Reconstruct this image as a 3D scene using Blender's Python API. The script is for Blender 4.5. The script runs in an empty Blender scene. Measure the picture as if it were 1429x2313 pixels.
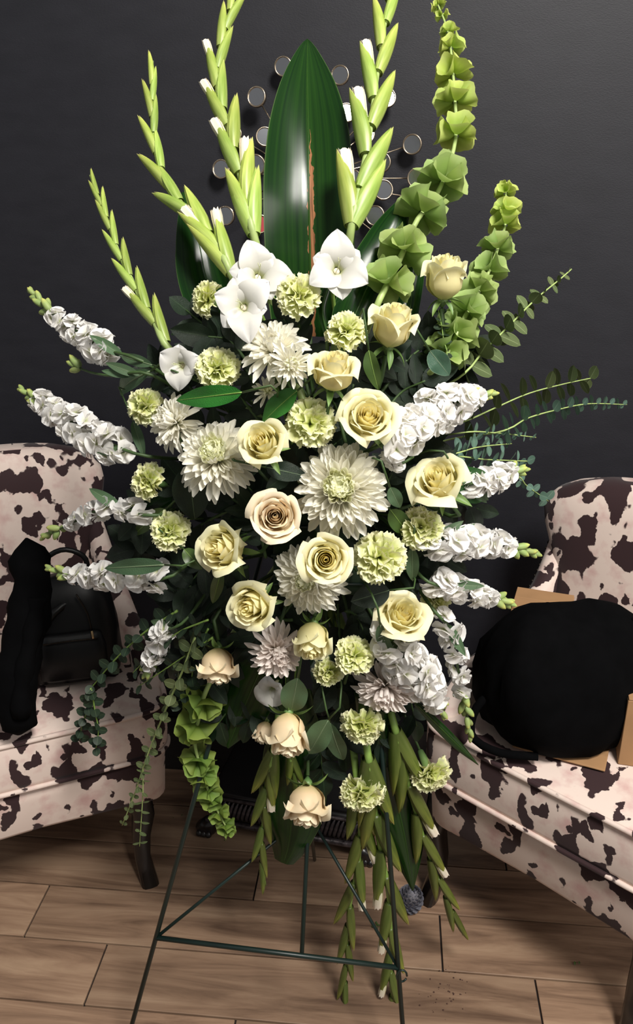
import bpy, math, random
from mathutils import Vector as V, Matrix, Quaternion
random.seed(7)
PI = math.pi
SC = bpy.context.scene
COL = SC.collection

# ------------------------------------------------------------------ camera
W_, H_ = 1429.0, 2313.0
F = 1815.0
TH = math.radians(21.3)
CAM = V((0, 0, 1.5))
RT = V((1, 0, 0)); FW = V((0, math.cos(TH), -math.sin(TH))); UP = V((0, math.sin(TH), math.cos(TH)))
cd = bpy.data.cameras.new('camera'); co = bpy.data.objects.new('camera', cd); COL.objects.link(co)
co.location = CAM; co.rotation_euler = (PI/2 - TH, 0, 0)
cd.sensor_fit = 'VERTICAL'; cd.sensor_height = 24.0; cd.lens = 24.0 * F / H_
cd.clip_start = 0.02
SC.camera = co

# ------------------------------------------------------------------ light
wd = bpy.data.worlds.new('world'); SC.world = wd; wd.use_nodes = True
wd.node_tree.nodes['Background'].inputs[0].default_value = (0.86, 0.84, 0.82, 1)
wd.node_tree.nodes['Background'].inputs[1].default_value = 0.18
def area(name, loc, target, size, power, color, sy=None):
    l = bpy.data.lights.new(name, 'AREA'); l.energy = power; l.color = color
    l.shape = 'RECTANGLE'; l.size = size; l.size_y = sy or size
    o = bpy.data.objects.new(name, l); COL.objects.link(o); o.location = loc
    o.rotation_euler = (V(target) - V(loc)).to_track_quat('-Z', 'Y').to_euler()
    return o
area('ceiling_panel_light', (0.8, -0.45, 3.3), (0.05, 1.35, 1.0), 0.6, 104, (1.0, 0.965, 0.91), 0.8)
area('shop_window_light', (-2.6, -0.3, 3.1), (-0.1, 1.4, 1.2), 0.2, 3.5, (0.86, 0.92, 1.0), 0.35)
area('right_side_light', (2.4, -0.7, 2.2), (0.3, 1.2, 0.6), 0.8, 24, (1.0, 0.94, 0.88), 1.6)  # soft light from the right side, source not seen
SC.view_settings.view_transform = 'Standard'; SC.view_settings.look = 'None'
SC.view_settings.gamma = 1.0; SC.view_settings.use_curve_mapping = False
SC.view_settings.exposure = 0.27

# ------------------------------------------------------------------ helpers
def ray(px, py): return FW + RT*((px-714.5)/F) - UP*((py-1156.5)/F)
def at(px, py, Y):
    r = ray(px, py); return CAM + r*(Y/r.y)
def onz(px, py, z):
    r = ray(px, py); return CAM + r*((z-CAM.z)/r.z)
def mpp(p): return (V(p)-CAM).dot(FW)/F
def ysurf(px, py):
    dx = (px-720)/600.0; dy = (py-1150)/1150.0
    return 1.0 + 0.22*dx*dx + (0.3*dy*dy if dy < 0 else 0.12*dy)
def srf(px, py, d=0.0): return at(px, py, ysurf(px, py)+d)
def scr(p, x, y, c):
    """direction from screen-like components at point p"""
    t = (CAM-V(p)).normalized()
    r = RT - t*RT.dot(t); r.normalize(); u = t.cross(r)
    return (r*x + u*y + t*c).normalized()
def lin(c):
    c = c/255.0
    return c/12.92 if c <= 0.04045 else ((c+0.055)/1.055)**2.4
def rgb(r, g, b): return (lin(r), lin(g), lin(b), 1)
def rnd(a, b): return random.uniform(a, b)
def lerp(a, b, t): return a+(b-a)*t

def mesh(name, vs, fs, mat=None, grad=None, smooth=True, fmat=None):
    me = bpy.data.meshes.new(name)
    me.from_pydata([tuple(v) for v in vs], [], fs)
    if grad:
        a = me.attributes.new('grad', 'FLOAT_VECTOR', 'POINT')
        a.data.foreach_set('vector', [c for g in grad for c in (g if len(g) == 3 else (g[0], g[1], 0.0))])
    ms = mat if isinstance(mat, (list, tuple)) else [mat]
    for m in ms:
        if m: me.materials.append(m)
    if smooth: me.polygons.foreach_set('use_smooth', [True]*len(me.polygons))
    if fmat: me.polygons.foreach_set('material_index', fmat)
    me.update()
    return me
def obj(name, me, parent=None, loc=None, rot=None, scale=None, mat4=None, label=None, kind=None):
    o = bpy.data.objects.new(name, me); COL.objects.link(o)
    if parent: o.parent = parent
    if mat4 is not None:
        l, r, s = mat4.decompose(); o.location = l; o.rotation_euler = r.to_euler(); o.scale = s
    if loc is not None: o.location = loc
    if rot is not None: o.rotation_euler = rot
    if scale is not None: o.scale = (scale,)*3 if isinstance(scale, (int, float)) else scale
    if label: o['label'] = label
    if kind: o['kind'] = kind
    return o
USED = set()
def thing(name, label, cat, loc, group=None, me=None, mat4=None):
    o = bpy.data.objects.new(name, me); COL.objects.link(o)
    if mat4 is not None:
        l, r, s = mat4.decompose(); o.location = l; o.rotation_euler = r.to_euler(); o.scale = s
    else: o.location = loc
    o['label'] = label; o['category'] = cat
    if group: o['group'] = group
    return o
def struct(name, me, parent=None):
    o = obj(name, me, parent)
    if not parent: o['kind'] = 'structure'
    return o
def frame(z, x=None):
    z = V(z).normalized()
    x = V(x) if x is not None else (V((0, 0, 1)) if abs(z.z) < .9 else V((1, 0, 0)))
    x = x - z*x.dot(z)
    if x.length < 1e-6: x = z.orthogonal()
    x.normalize(); y = z.cross(x)
    return Matrix((x, y, z)).transposed()
def M4(loc, rot3, s=1.0):
    return Matrix.Translation(V(loc)) @ rot3.to_4x4() @ Matrix.Scale(s, 4)
def grid(nu, nv, fn):
    """fn(u in -1..1, v in 0..1) -> xyz ; returns verts, faces, grads"""
    vs = []; gs = []; fs = []
    for j in range(nv):
        for i in range(nu):
            u = -1+2*i/(nu-1); v = j/(nv-1)
            vs.append(V(fn(u, v))); gs.append((u, v, 0))
    for j in range(nv-1):
        for i in range(nu-1):
            a = j*nu+i; fs.append((a, a+1, a+nu+1, a+nu))
    return vs, fs, gs
def join(parts):
    vs = []; fs = []; gs = []; fm = []
    for k, p in enumerate(parts):
        n = len(vs); vs += p[0]; fs += [tuple(i+n for i in f) for f in p[1]]; gs += (p[2] if p[2] else [(0, 0, 0)]*len(p[0]))
        fm += [p[3] if len(p) > 3 else 0]*len(p[1])
    return vs, fs, gs, fm
def xf(part, m):
    return ([m @ v for v in part[0]],)+tuple(part[1:])
def crv(pts, n):
    """Catmull-Rom resample of a list of vectors to n points"""
    P = [V(p) for p in pts]
    if len(P) == 2: return [P[0].lerp(P[1], i/(n-1)) for i in range(n)]
    P = [P[0]*2-P[1]]+P+[P[-1]*2-P[-2]]
    L = [0]
    for i in range(1, len(P)-2): L.append(L[-1]+(P[i+1]-P[i]).length)
    out = []; k = 0
    for i in range(n):
        s = L[-1]*i/(n-1)
        while k < len(L)-2 and s > L[k+1]: k += 1
        t = (s-L[k])/max(1e-9, L[k+1]-L[k]); t = min(1, max(0, t))
        a, b, c, d = P[k:k+4]
        out.append(0.5*((2*b)+(c-a)*t+(2*a-5*b+4*c-d)*t*t+(3*b-a-3*c+d)*t**3))
    return out
def tube(pts, r, seg=7, caps=True):
    pts = [V(p) for p in pts]; n = len(pts)
    R = r if callable(r) else (lambda t: r)
    vs = []; fs = []; gs = []
    x = None
    for i, p in enumerate(pts):
        t = (pts[min(n-1, i+1)]-pts[max(0, i-1)]).normalized()
        if x is None: x = t.orthogonal().normalized()
        x = (x-t*x.dot(t)).normalized(); y = t.cross(x)
        q = i/(n-1)
        for k in range(seg):
            a = 2*PI*k/seg; vs.append(p+(x*math.cos(a)+y*math.sin(a))*R(q)); gs.append((k/seg, q, 0))
    for i in range(n-1):
        for k in range(seg):
            a = i*seg+k; b = i*seg+(k+1) % seg
            fs.append((a, b, b+seg, a+seg))
    if caps:
        fs.append(tuple(range(seg-1, -1, -1))); fs.append(tuple((n-1)*seg+k for k in range(seg)))
    return vs, fs, gs
def rings(rs, closed_ends=True):
    """list of rings (lists of vectors same length) -> loft"""
    n = len(rs[0]); vs = [V(v) for r in rs for v in r]; fs = []; gs = []
    for j in range(len(rs)):
        for k in range(n): gs.append((k/n, j/(len(rs)-1), 0))
    for j in range(len(rs)-1):
        for k in range(n):
            a = j*n+k; b = j*n+(k+1) % n; fs.append((a, b, b+n, a+n))
    if closed_ends:
        fs.append(tuple(range(n-1, -1, -1))); fs.append(tuple((len(rs)-1)*n+k for k in range(n)))
    return vs, fs, gs
def lathe(prof, seg=16):
    return rings([[V((r*math.cos(2*PI*k/seg), r*math.sin(2*PI*k/seg), z)) for k in range(seg)] for r, z in prof])
def rbox(x0, x1, y0, y1, z0, z1, b=0.004):
    """bevelled box by stacked rounded rings"""
    def ring(ins, z):
        c = []; xa, xb, ya, yb = x0+ins, x1-ins, y0+ins, y1-ins
        q = b*0.9 if ins < b else b*0.6
        for (cx, cy, a0) in ((xb-q, yb-q, 0), (xa+q, yb-q, PI/2), (xa+q, ya+q, PI), (xb-q, ya+q, 1.5*PI)):
            for k in range(3):
                a = a0+k*PI/4; c.append(V((cx+q*math.cos(a), cy+q*math.sin(a), z)))
        return c
    return rings([ring(b, z0), ring(b*.3, z0+b*.3), ring(0, z0+b), ring(0, z1-b), ring(b*.3, z1-b*.3), ring(b, z1)])

# ------------------------------------------------------------------ materials
def newmat(name):
    m = bpy.data.materials.new(name); m.use_nodes = True
    nt = m.node_tree; return m, nt, nt.nodes['Principled BSDF'], nt.nodes['Material Output']
def N(nt, t, **kw):
    n = nt.nodes.new(t)
    for k, v in kw.items():
        if isinstance(k, str) and hasattr(n, k): setattr(n, k, v)
    return n
def ramp(nt, stops, interp='LINEAR'):
    r = nt.nodes.new('ShaderNodeValToRGB'); cr = r.color_ramp; cr.interpolation = interp
    while len(cr.elements) < len(stops): cr.elements.new(0.5)
    for e, (p, c) in zip(cr.elements, stops): e.position = p; e.color = c if len(c) == 4 else (*c, 1)
    return r
def mat_grad(name, stops, rough=.5, trans=.0, jit=.06, hue=.008, spec=.5, coat=0, axis='Y', bump=0, bscale=120, streak=None, abscale=1):
    m, nt, bs, out = newmat(name); L = nt.links.new
    at_ = N(nt, 'ShaderNodeAttribute'); at_.attribute_name = 'grad'
    sp = N(nt, 'ShaderNodeSeparateXYZ'); L(at_.outputs['Vector'], sp.inputs[0])
    src = sp.outputs[axis]
    if axis == 'X':
        ab = N(nt, 'ShaderNodeMath'); ab.operation = 'ABSOLUTE'; L(src, ab.inputs[0]); src = ab.outputs[0]
    r = ramp(nt, stops); L(src, r.inputs[0]); c = r.outputs[0]
    if streak:
        no = N(nt, 'ShaderNodeTexNoise'); mp = N(nt, 'ShaderNodeMapping'); mp.inputs['Scale'].default_value = streak[1]
        L(at_.outputs['Vector'], mp.inputs[0]); L(mp.outputs[0], no.inputs['Vector']); no.inputs['Scale'].default_value = 1.0
        no.inputs['Detail'].default_value = 3
        rr = ramp(nt, [(.35, (0, 0, 0, 1)), (.7, (1, 1, 1, 1))]); L(no.outputs[0], rr.inputs[0])
        mx = N(nt, 'ShaderNodeMixRGB'); L(rr.outputs[0], mx.inputs[0]); L(c, mx.inputs[1]); mx.inputs[2].default_value = streak[0]; c = mx.outputs[0]
    oi = N(nt, 'ShaderNodeObjectInfo'); hs = N(nt, 'ShaderNodeHueSaturation')
    mr = N(nt, 'ShaderNodeMapRange'); mr.inputs[3].default_value = 1-jit*1.5; mr.inputs[4].default_value = 1+jit*.5
    L(oi.outputs['Random'], mr.inputs[0]); L(mr.outputs[0], hs.inputs['Value'])
    mh = N(nt, 'ShaderNodeMapRange'); mh.inputs[3].default_value = .5-hue; mh.inputs[4].default_value = .5+hue
    m2 = N(nt, 'ShaderNodeMath'); m2.operation = 'FRACT'; m3 = N(nt, 'ShaderNodeMath'); m3.operation = 'MULTIPLY'; m3.inputs[1].default_value = 7.31
    L(oi.outputs['Random'], m3.inputs[0]); L(m3.outputs[0], m2.inputs[0]); L(m2.outputs[0], mh.inputs[0]); L(mh.outputs[0], hs.inputs['Hue'])
    L(c, hs.inputs['Color']); c = hs.outputs[0]
    L(c, bs.inputs['Base Color']); bs.inputs['Roughness'].default_value = rough
    bs.inputs['Specular IOR Level'].default_value = spec
    if coat: bs.inputs['Coat Weight'].default_value = coat; bs.inputs['Coat Roughness'].default_value = .15
    if bump:
        no = N(nt, 'ShaderNodeTexNoise'); no.inputs['Scale'].default_value = bscale; tc = N(nt, 'ShaderNodeTexCoord')
        L(tc.outputs['Object'], no.inputs['Vector']); bp = N(nt, 'ShaderNodeBump'); bp.inputs['Strength'].default_value = bump
        bp.inputs['Distance'].default_value = .002
        L(no.outputs[0], bp.inputs['Height']); L(bp.outputs[0], bs.inputs['Normal'])
    if trans:
        tr = N(nt, 'ShaderNodeBsdfTranslucent'); L(c, tr.inputs[0]); mx = N(nt, 'ShaderNodeMixShader'); mx.inputs[0].default_value = trans
        L(bs.outputs[0], mx.inputs[1]); L(tr.outputs[0], mx.inputs[2]); L(mx.outputs[0], out.inputs[0])
    return m
def mat_plain(name, c, rough=.5, metal=0, spec=.5, noise=0, nscale=20, bump=0, coat=0):
    m, nt, bs, out = newmat(name); L = nt.links.new
    bs.inputs['Base Color'].default_value = c; bs.inputs['Roughness'].default_value = rough; bs.inputs['Metallic'].default_value = metal
    bs.inputs['Specular IOR Level'].default_value = spec
    if coat: bs.inputs['Coat Weight'].default_value = coat
    tc = N(nt, 'ShaderNodeTexCoord'); no = N(nt, 'ShaderNodeTexNoise'); no.inputs['Scale'].default_value = nscale; no.inputs['Detail'].default_value = 5
    L(tc.outputs['Object'], no.inputs['Vector'])
    r = ramp(nt, [(.3, tuple(x*(1-noise) for x in c[:3])), (.7, tuple(min(1, x*(1+noise)) for x in c[:3]))]); L(no.outputs[0], r.inputs[0]); L(r.outputs[0], bs.inputs['Base Color'])
    if bump:
        bp = N(nt, 'ShaderNodeBump'); bp.inputs['Strength'].default_value = bump; bp.inputs['Distance'].default_value = .003
        L(no.outputs[0], bp.inputs['Height']); L(bp.outputs[0], bs.inputs['Normal'])
    return m

MT = {}
MT['rose'] = mat_grad('rose_petal', [(0, rgb(214, 220, 140)), (.35, rgb(244, 234, 172)), (.8, rgb(250, 243, 196)), (1, rgb(250, 246, 208))], .55, .3, .04, .006)
MT['rose_in'] = mat_grad('rose_heart_petal', [(0, rgb(246, 230, 155)), (.6, rgb(250, 238, 172)), (1, rgb(250, 242, 190))], .55, .35, .04, .006)
MT['rose_w'] = mat_grad('rose_petal_peach_bounce', [(0, rgb(220, 205, 140)), (.35, rgb(240, 214, 172)), (.8, rgb(243, 224, 190)), (1, rgb(246, 234, 205))], .55, .22, .05, .006)  # peach tint holds the warm bounce light on the lower roses
MT['carn'] = mat_grad('carnation_petal', [(0, rgb(190, 202, 110)), (.45, rgb(222, 228, 150)), (.85, rgb(232, 236, 168)), (1, rgb(247, 245, 208))], .6, .25, .08, .01)
MT['mumw'] = mat_grad('mum_petal_white', [(0, rgb(225, 230, 190)), (.35, rgb(250, 247, 232)), (1, rgb(254, 252, 242))], .5, .42, .05, .004)
MT['mumc'] = mat_grad('mum_petal_cream', [(0, rgb(205, 215, 130)), (.5, rgb(242, 243, 196)), (1, rgb(250, 250, 226))], .5, .4, .05, .006)
MT['mump'] = mat_grad('mum_petal_blush', [(0, rgb(215, 205, 170)), (.35, rgb(240, 230, 222)), (1, rgb(250, 242, 236))], .5, .38, .05, .004)
MT['mumeye'] = mat_plain('mum_eye', rgb(150, 100, 55), .8, noise=.4, nscale=200)
MT['stock'] = mat_grad('stock_petal', [(0, rgb(214, 222, 170)), (.4, rgb(246, 243, 238)), (1, rgb(253, 252, 250))], .55, .4, .05, .004)
MT['glad'] = mat_grad('gladiolus_petal', [(0, rgb(205, 212, 150)), (.3, rgb(222, 220, 210)), (1, rgb(230, 228, 226))], .5, .3, .03, .004)
MT['gladtip'] = mat_grad('gladiolus_bud_tip', [(0, rgb(232, 235, 190)), (1, rgb(250, 238, 220))], .45, .2, .04, .006)
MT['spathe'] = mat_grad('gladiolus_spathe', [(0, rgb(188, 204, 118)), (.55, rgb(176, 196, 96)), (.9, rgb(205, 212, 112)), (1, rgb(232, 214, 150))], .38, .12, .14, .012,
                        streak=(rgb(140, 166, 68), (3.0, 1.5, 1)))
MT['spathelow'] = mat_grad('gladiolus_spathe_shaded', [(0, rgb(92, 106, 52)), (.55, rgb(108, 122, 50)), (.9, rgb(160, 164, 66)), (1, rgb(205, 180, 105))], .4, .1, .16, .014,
                           streak=(rgb(78, 94, 36), (3.0, 1.5, 1)))  # shade of the lower spray painted into the spathe colour
MT['stem'] = mat_plain('green_stem', rgb(120, 150, 70), .5, noise=.25, nscale=60)
MT['dstem'] = mat_plain('dark_green_stem', rgb(58, 82, 40), .55, noise=.3, nscale=60)  # also paints shade onto stems running into the spray
MT['bstem'] = mat_plain('pale_green_stem', rgb(160, 180, 110), .45, noise=.15, nscale=60)
MT['sepal'] = mat_grad('sepal_green', [(0, rgb(90, 120, 60)), (1, rgb(120, 150, 80))], .5, .1, .1, .01)
MT['calyx'] = mat_grad('calyx_green', [(0, rgb(70, 105, 60)), (1, rgb(125, 155, 85))], .45, .05, .1, .01)
MT['bell'] = mat_grad('bell_calyx', [(0, rgb(130, 160, 72)), (.55, rgb(160, 188, 98)), (1, rgb(190, 212, 135))], .42, .35, .1, .012, bump=.4, bscale=220)
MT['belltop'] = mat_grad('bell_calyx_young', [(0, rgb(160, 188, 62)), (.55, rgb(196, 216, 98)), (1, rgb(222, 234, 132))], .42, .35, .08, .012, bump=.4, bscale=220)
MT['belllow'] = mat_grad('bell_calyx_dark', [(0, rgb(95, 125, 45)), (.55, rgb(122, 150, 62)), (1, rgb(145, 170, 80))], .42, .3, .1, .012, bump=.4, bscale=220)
MT['leafb'] = mat_grad('salal_leaf_bright', [(0, rgb(150, 185, 110)), (.05, rgb(60, 122, 45)), (1, rgb(48, 112, 38))], .28, .15, .1, .012, .5, axis='X', bump=.5, bscale=90)
MT['leafd'] = mat_grad('salal_leaf_dark', [(0, rgb(56, 78, 50)), (.05, rgb(22, 42, 23)), (1, rgb(18, 36, 20))], .32, .06, .25, .02, .45, axis='X', bump=.5, bscale=90)
MT['leafg'] = mat_grad('grey_green_leaf', [(0, rgb(130, 150, 115)), (.06, rgb(86, 112, 78)), (1, rgb(80, 108, 76))], .45, .12, .12, .012, .4, axis='X', bump=.4, bscale=90)
MT['leafblue'] = mat_grad('blue_green_leaf', [(0, rgb(140, 165, 150)), (.06, rgb(60, 96, 74)), (.9, rgb(56, 92, 72)), (1, rgb(110, 140, 110))], .25, .08, .1, .01, .6, axis='X', bump=.5, bscale=90)
MT['leafolive'] = mat_grad('olive_leaf', [(0, rgb(130, 150, 90)), (.06, rgb(74, 96, 46)), (1, rgb(66, 90, 42))], .38, .15, .12, .012, .5, axis='X')
MT['blade'] = mat_grad('blade_leaf', [(0, rgb(56, 92, 34)), (.04, rgb(34, 68, 22)), (.8, rgb(26, 58, 18)), (.97, rgb(28, 62, 20)), (1, rgb(110, 140, 80))], .22, .10, .02, .004, .3, axis='X',
                       streak=(rgb(14, 40, 16), (9.0, .6, 1)))
MT['euc'] = mat_grad('eucalyptus_leaf', [(0, rgb(150, 165, 120)), (.06, rgb(98, 110, 72)), (.92, rgb(90, 104, 66)), (1, rgb(142, 154, 98))], .5, .15, .14, .014, .35, axis='X')
MT['eucb'] = mat_grad('eucalyptus_leaf_bluish', [(0, rgb(150, 175, 160)), (.06, rgb(104, 134, 118)), (.92, rgb(98, 128, 114)), (1, rgb(140, 165, 145))], .5, .15, .14, .014, .35, axis='X')
MT['eucd'] = mat_grad('eucalyptus_leaf_shaded', [(0, rgb(80, 100, 70)), (.06, rgb(40, 56, 40)), (1, rgb(38, 54, 38))], .5, .12, .14, .014, .35, axis='X')  # darker leaf copy with the shade painted into its colour
MT['bud'] = mat_grad('stock_bud', [(0, rgb(130, 150, 90)), (.6, rgb(165, 185, 110)), (1, rgb(225, 225, 120))], .55, .1, .1, .012)
MT['wire'] = mat_plain('dark_green_wire', rgb(18, 34, 30), .4, noise=.2, spec=.5)
MT['black'] = mat_plain('stand_in_black', rgb(7, 7, 8), .95, spec=.05, noise=.2, nscale=30, bump=.2)
MT['leather'] = mat_plain('black_leather', rgb(8, 8, 9), .42, spec=.35, noise=.3, nscale=14, bump=.5)
MT['gold'] = mat_plain('pale_gold_metal', rgb(205, 175, 130), .3, 1.0, noise=.1)
MT['champ'] = mat_plain('champagne_metal', rgb(196, 180, 158), .28, 1.0, noise=.08, nscale=60)
MT['kraft'] = mat_plain('kraft_cardboard', rgb(160, 122, 84), .8, noise=.1, nscale=15)
MT['red'] = mat_plain('red_paper', rgb(150, 40, 45), .6, noise=.5, nscale=80)
MT['foam'] = mat_plain('floral_foam', rgb(25, 42, 24), .9, noise=.3, nscale=80)
MT['darkwood'] = mat_plain('black_stained_wood', rgb(20, 17, 17), .35, noise=.3, nscale=12, coat=.2)
MT['carved'] = mat_plain('silver_rubbed_carving', rgb(70, 64, 66), .35, .5, noise=.7, nscale=90, bump=.6)
MT['stud'] = mat_plain('dark_bronze_stud', rgb(50, 44, 38), .35, .9, noise=.1)

def mat_mirror(name, tint, rough):
    m, nt, bs, out = newmat(name); bs.inputs['Base Color'].default_value = tint; bs.inputs['Metallic'].default_value = 1; bs.inputs['Roughness'].default_value = rough
    return m
MT['mirror'] = mat_mirror('mirror_glass', (.82, .84, .88, 1), .05)
MT['mirror2'] = mat_mirror('mirror_glass_grey_reflection', (.6, .62, .66, 1), .12)  # grey reflections painted in as a darker tint of the same mirrors
m, nt, bs, out = newmat('painted_red_reflection'); bs.inputs['Base Color'].default_value = rgb(170, 70, 75); bs.inputs['Roughness'].default_value = .2; MT['mirrorred'] = m  # red reflection painted as the glass colour

def mat_cow():
    m, nt, bs, out = newmat('cow_print_microfibre'); L = nt.links.new
    tc = N(nt, 'ShaderNodeTexCoord')
    n0 = N(nt, 'ShaderNodeTexNoise'); n0.inputs['Scale'].default_value = 60; n0.inputs['Detail'].default_value = 4
    L(tc.outputs['Object'], n0.inputs['Vector'])
    ms = N(nt, 'ShaderNodeVectorMath'); ms.operation = 'MULTIPLY_ADD'; ms.inputs[1].default_value = (.018,)*3
    L(n0.outputs['Color'], ms.inputs[0]); L(tc.outputs['Object'], ms.inputs[2])
    mp = N(nt, 'ShaderNodeMapping'); mp.inputs['Scale'].default_value = (1.25, 1.0, .85); L(ms.outputs[0], mp.inputs[0])
    n1 = N(nt, 'ShaderNodeTexNoise'); n1.inputs['Scale'].default_value = 16; n1.inputs['Detail'].default_value = 1.2; n1.inputs['Roughness'].default_value = .45
    L(mp.outputs[0], n1.inputs['Vector'])
    r1 = ramp(nt, [(.530, (0, 0, 0, 1)), (.540, (1, 1, 1, 1))]); L(n1.outputs[0], r1.inputs[0])
    n2 = N(nt, 'ShaderNodeTexNoise'); n2.inputs['Scale'].default_value = 22; n2.inputs['Detail'].default_value = 1; L(mp.outputs[0], n2.inputs['Vector'])
    r2 = ramp(nt, [(.655, (0, 0, 0, 1)), (.665, (1, 1, 1, 1))]); L(n2.outputs[0], r2.inputs[0])
    mxm = N(nt, 'ShaderNodeMath'); mxm.operation = 'MAXIMUM'; L(r1.outputs[0], mxm.inputs[0]); L(r2.outputs[0], mxm.inputs[1])
    n3 = N(nt, 'ShaderNodeTexNoise'); n3.inputs['Scale'].default_value = 28; n3.inputs['Detail'].default_value = 6; L(tc.outputs['Object'], n3.inputs['Vector'])
    r3 = ramp(nt, [(.5, rgb(222, 203, 192)), (.74, rgb(203, 168, 162))]); L(n3.outputs[0], r3.inputs[0])
    mx = N(nt, 'ShaderNodeMixRGB'); L(mxm.outputs[0], mx.inputs[0]); L(r3.outputs[0], mx.inputs[1]); mx.inputs[2].default_value = rgb(52, 34, 36)
    L(mx.outputs[0], bs.inputs['Base Color']); bs.inputs['Roughness'].default_value = .75; bs.inputs['Specular IOR Level'].default_value = .25
    bs.inputs['Sheen Weight'].default_value = .1
    return m
MT['cow'] = mat_cow()

def mat_floor():
    m, nt, bs, out = newmat('wood_look_plank'); L = nt.links.new
    tc = N(nt, 'ShaderNodeTexCoord'); oi = N(nt, 'ShaderNodeObjectInfo')
    ad = N(nt, 'ShaderNodeVectorMath'); ad.operation = 'MULTIPLY_ADD'; ad.inputs[1].default_value = (37, 11, 5)
    cmb = N(nt, 'ShaderNodeCombineXYZ'); 
    for k in range(3): L(oi.outputs['Random'], cmb.inputs[k])
    L(cmb.outputs[0], ad.inputs[0]); L(tc.outputs['Object'], ad.inputs[2])
    mp = N(nt, 'ShaderNodeMapping'); mp.inputs['Scale'].default_value = (1.6, 16, 1); L(ad.outputs[0], mp.inputs[0])
    n1 = N(nt, 'ShaderNodeTexNoise'); n1.inputs['Scale'].default_value = 1.6; n1.inputs['Detail'].default_value = 8; n1.inputs['Roughness'].default_value = .62; n1.inputs['Distortion'].default_value = .6
    L(mp.outputs[0], n1.inputs['Vector'])
    r1 = ramp(nt, [(.28, rgb(92, 70, 56)), (.5, rgb(146, 118, 96)), (.72, rgb(176, 148, 122))]); L(n1.outputs[0], r1.inputs[0])
    mp2 = N(nt, 'ShaderNodeMapping'); mp2.inputs['Scale'].default_value = (3, 6, 1); L(ad.outputs[0], mp2.inputs[0])
    n2 = N(nt, 'ShaderNodeTexVoronoi'); n2.inputs['Scale'].default_value = 1.3; L(mp2.outputs[0], n2.inputs['Vector'])
    r2 = ramp(nt, [(.02, (1, 1, 1, 1)), (.13, (0, 0, 0, 1))]); L(n2.outputs['Distance'], r2.inputs[0])
    m2 = N(nt, 'ShaderNodeMath'); m2.operation = 'MULTIPLY'; m2.inputs[1].default_value = .55; L(r2.outputs[0], m2.inputs[0])
    mx = N(nt, 'ShaderNodeMixRGB'); L(m2.outputs[0], mx.inputs[0]); L(r1.outputs[0], mx.inputs[1]); mx.inputs[2].default_value = rgb(62, 46, 38)
    hs = N(nt, 'ShaderNodeHueSaturation'); mr = N(nt, 'ShaderNodeMapRange'); mr.inputs[3].default_value = .75; mr.inputs[4].default_value = 1.1
    L(oi.outputs['Random'], mr.inputs[0]); L(mr.outputs[0], hs.inputs['Value']); L(mx.outputs[0], hs.inputs['Color'])
    L(hs.outputs[0], bs.inputs['Base Color']); bs.inputs['Roughness'].default_value = .42
    bp = N(nt, 'ShaderNodeBump'); bp.inputs['Strength'].default_value = .25; bp.inputs['Distance'].default_value = .001
    L(n1.outputs[0], bp.inputs['Height']); L(bp.outputs[0], bs.inputs['Normal'])
    return m
MT['plank'] = mat_floor()
MT['grout'] = mat_plain('dark_grout', rgb(34, 26, 22), .9, noise=.2, nscale=60)
def mat_wall():
    m, nt, bs, out = newmat('charcoal_wall_paint'); L = nt.links.new
    tc = N(nt, 'ShaderNodeTexCoord'); mp = N(nt, 'ShaderNodeMapping'); mp.inputs['Scale'].default_value = (4, 4, 10); L(tc.outputs['Object'], mp.inputs[0])
    n1 = N(nt, 'ShaderNodeTexNoise'); n1.inputs['Scale'].default_value = 3; n1.inputs['Detail'].default_value = 8; L(mp.outputs[0], n1.inputs['Vector'])
    r = ramp(nt, [(.3, rgb(27, 27, 33)), (.7, rgb(32, 32, 38))]); L(n1.outputs[0], r.inputs[0]); L(r.outputs[0], bs.inputs['Base Color'])
    n2 = N(nt, 'ShaderNodeTexNoise'); n2.inputs['Scale'].default_value = 60; n2.inputs['Detail'].default_value = 5; L(mp.outputs[0], n2.inputs['Vector'])
    bp = N(nt, 'ShaderNodeBump'); bp.inputs['Strength'].default_value = .3; bp.inputs['Distance'].default_value = .001; L(n2.outputs[0], bp.inputs['Height']); L(bp.outputs[0], bs.inputs['Normal'])
    bs.inputs['Roughness'].default_value = .55; bs.inputs['Specular IOR Level'].default_value = .35
    return m
MT['wall'] = mat_wall()
MT['basebd'] = mat_plain('black_baseboard', rgb(18, 18, 19), .5, noise=.1)

# ------------------------------------------------------------------ room
A5 = math.radians(-5.3)
D5 = V((math.cos(A5), math.sin(A5), 0)); N5 = V((-math.sin(A5), math.cos(A5), 0))
R5 = Matrix.Rotation(A5, 4, 'Z')
WALLS = 2.06   # wall distance along N5
fl = struct('floor', mesh('floor', *rbox(-2.6, 2.6, .2, WALLS, -.05, -.006, .002)[:2], MT['grout'], smooth=False)); fl.matrix_world = R5
pw, pl_ = .1435, .906
offs = {0: .338, 1: .15, 2: -.274, 3: .317, -1: -.26}
pm = {}
for k in range(-5, 5):
    s0 = 1.089+k*pw; s1 = min(s0+pw, WALLS)
    t0 = offs.get(k, (k*.37) % .9)
    for j in range(-4, 4):
        a = t0+j*pl_
        if a+pl_ < -2.6 or a > 2.6: continue
        xa, xb = max(a, -2.6), min(a+pl_, 2.6)
        key = (round(xb-xa, 3), round(s1-s0, 3))
        if key not in pm:
            pm[key] = mesh('plank', *rbox(.0018, xb-xa-.0018, .0018, s1-s0-.0018, -.008, 0, .0012)[:2], MT['plank'], smooth=False)
        obj('plank', pm[key], fl, loc=(xa, s0, rnd(-.0004, .0002)))
wl = struct('wall_back', mesh('wall_back', *rbox(-2.7, 2.7, WALLS, WALLS+.1, -.05, 3.2, .002)[:2], MT['wall'], smooth=False)); wl.matrix_world = R5
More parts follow.
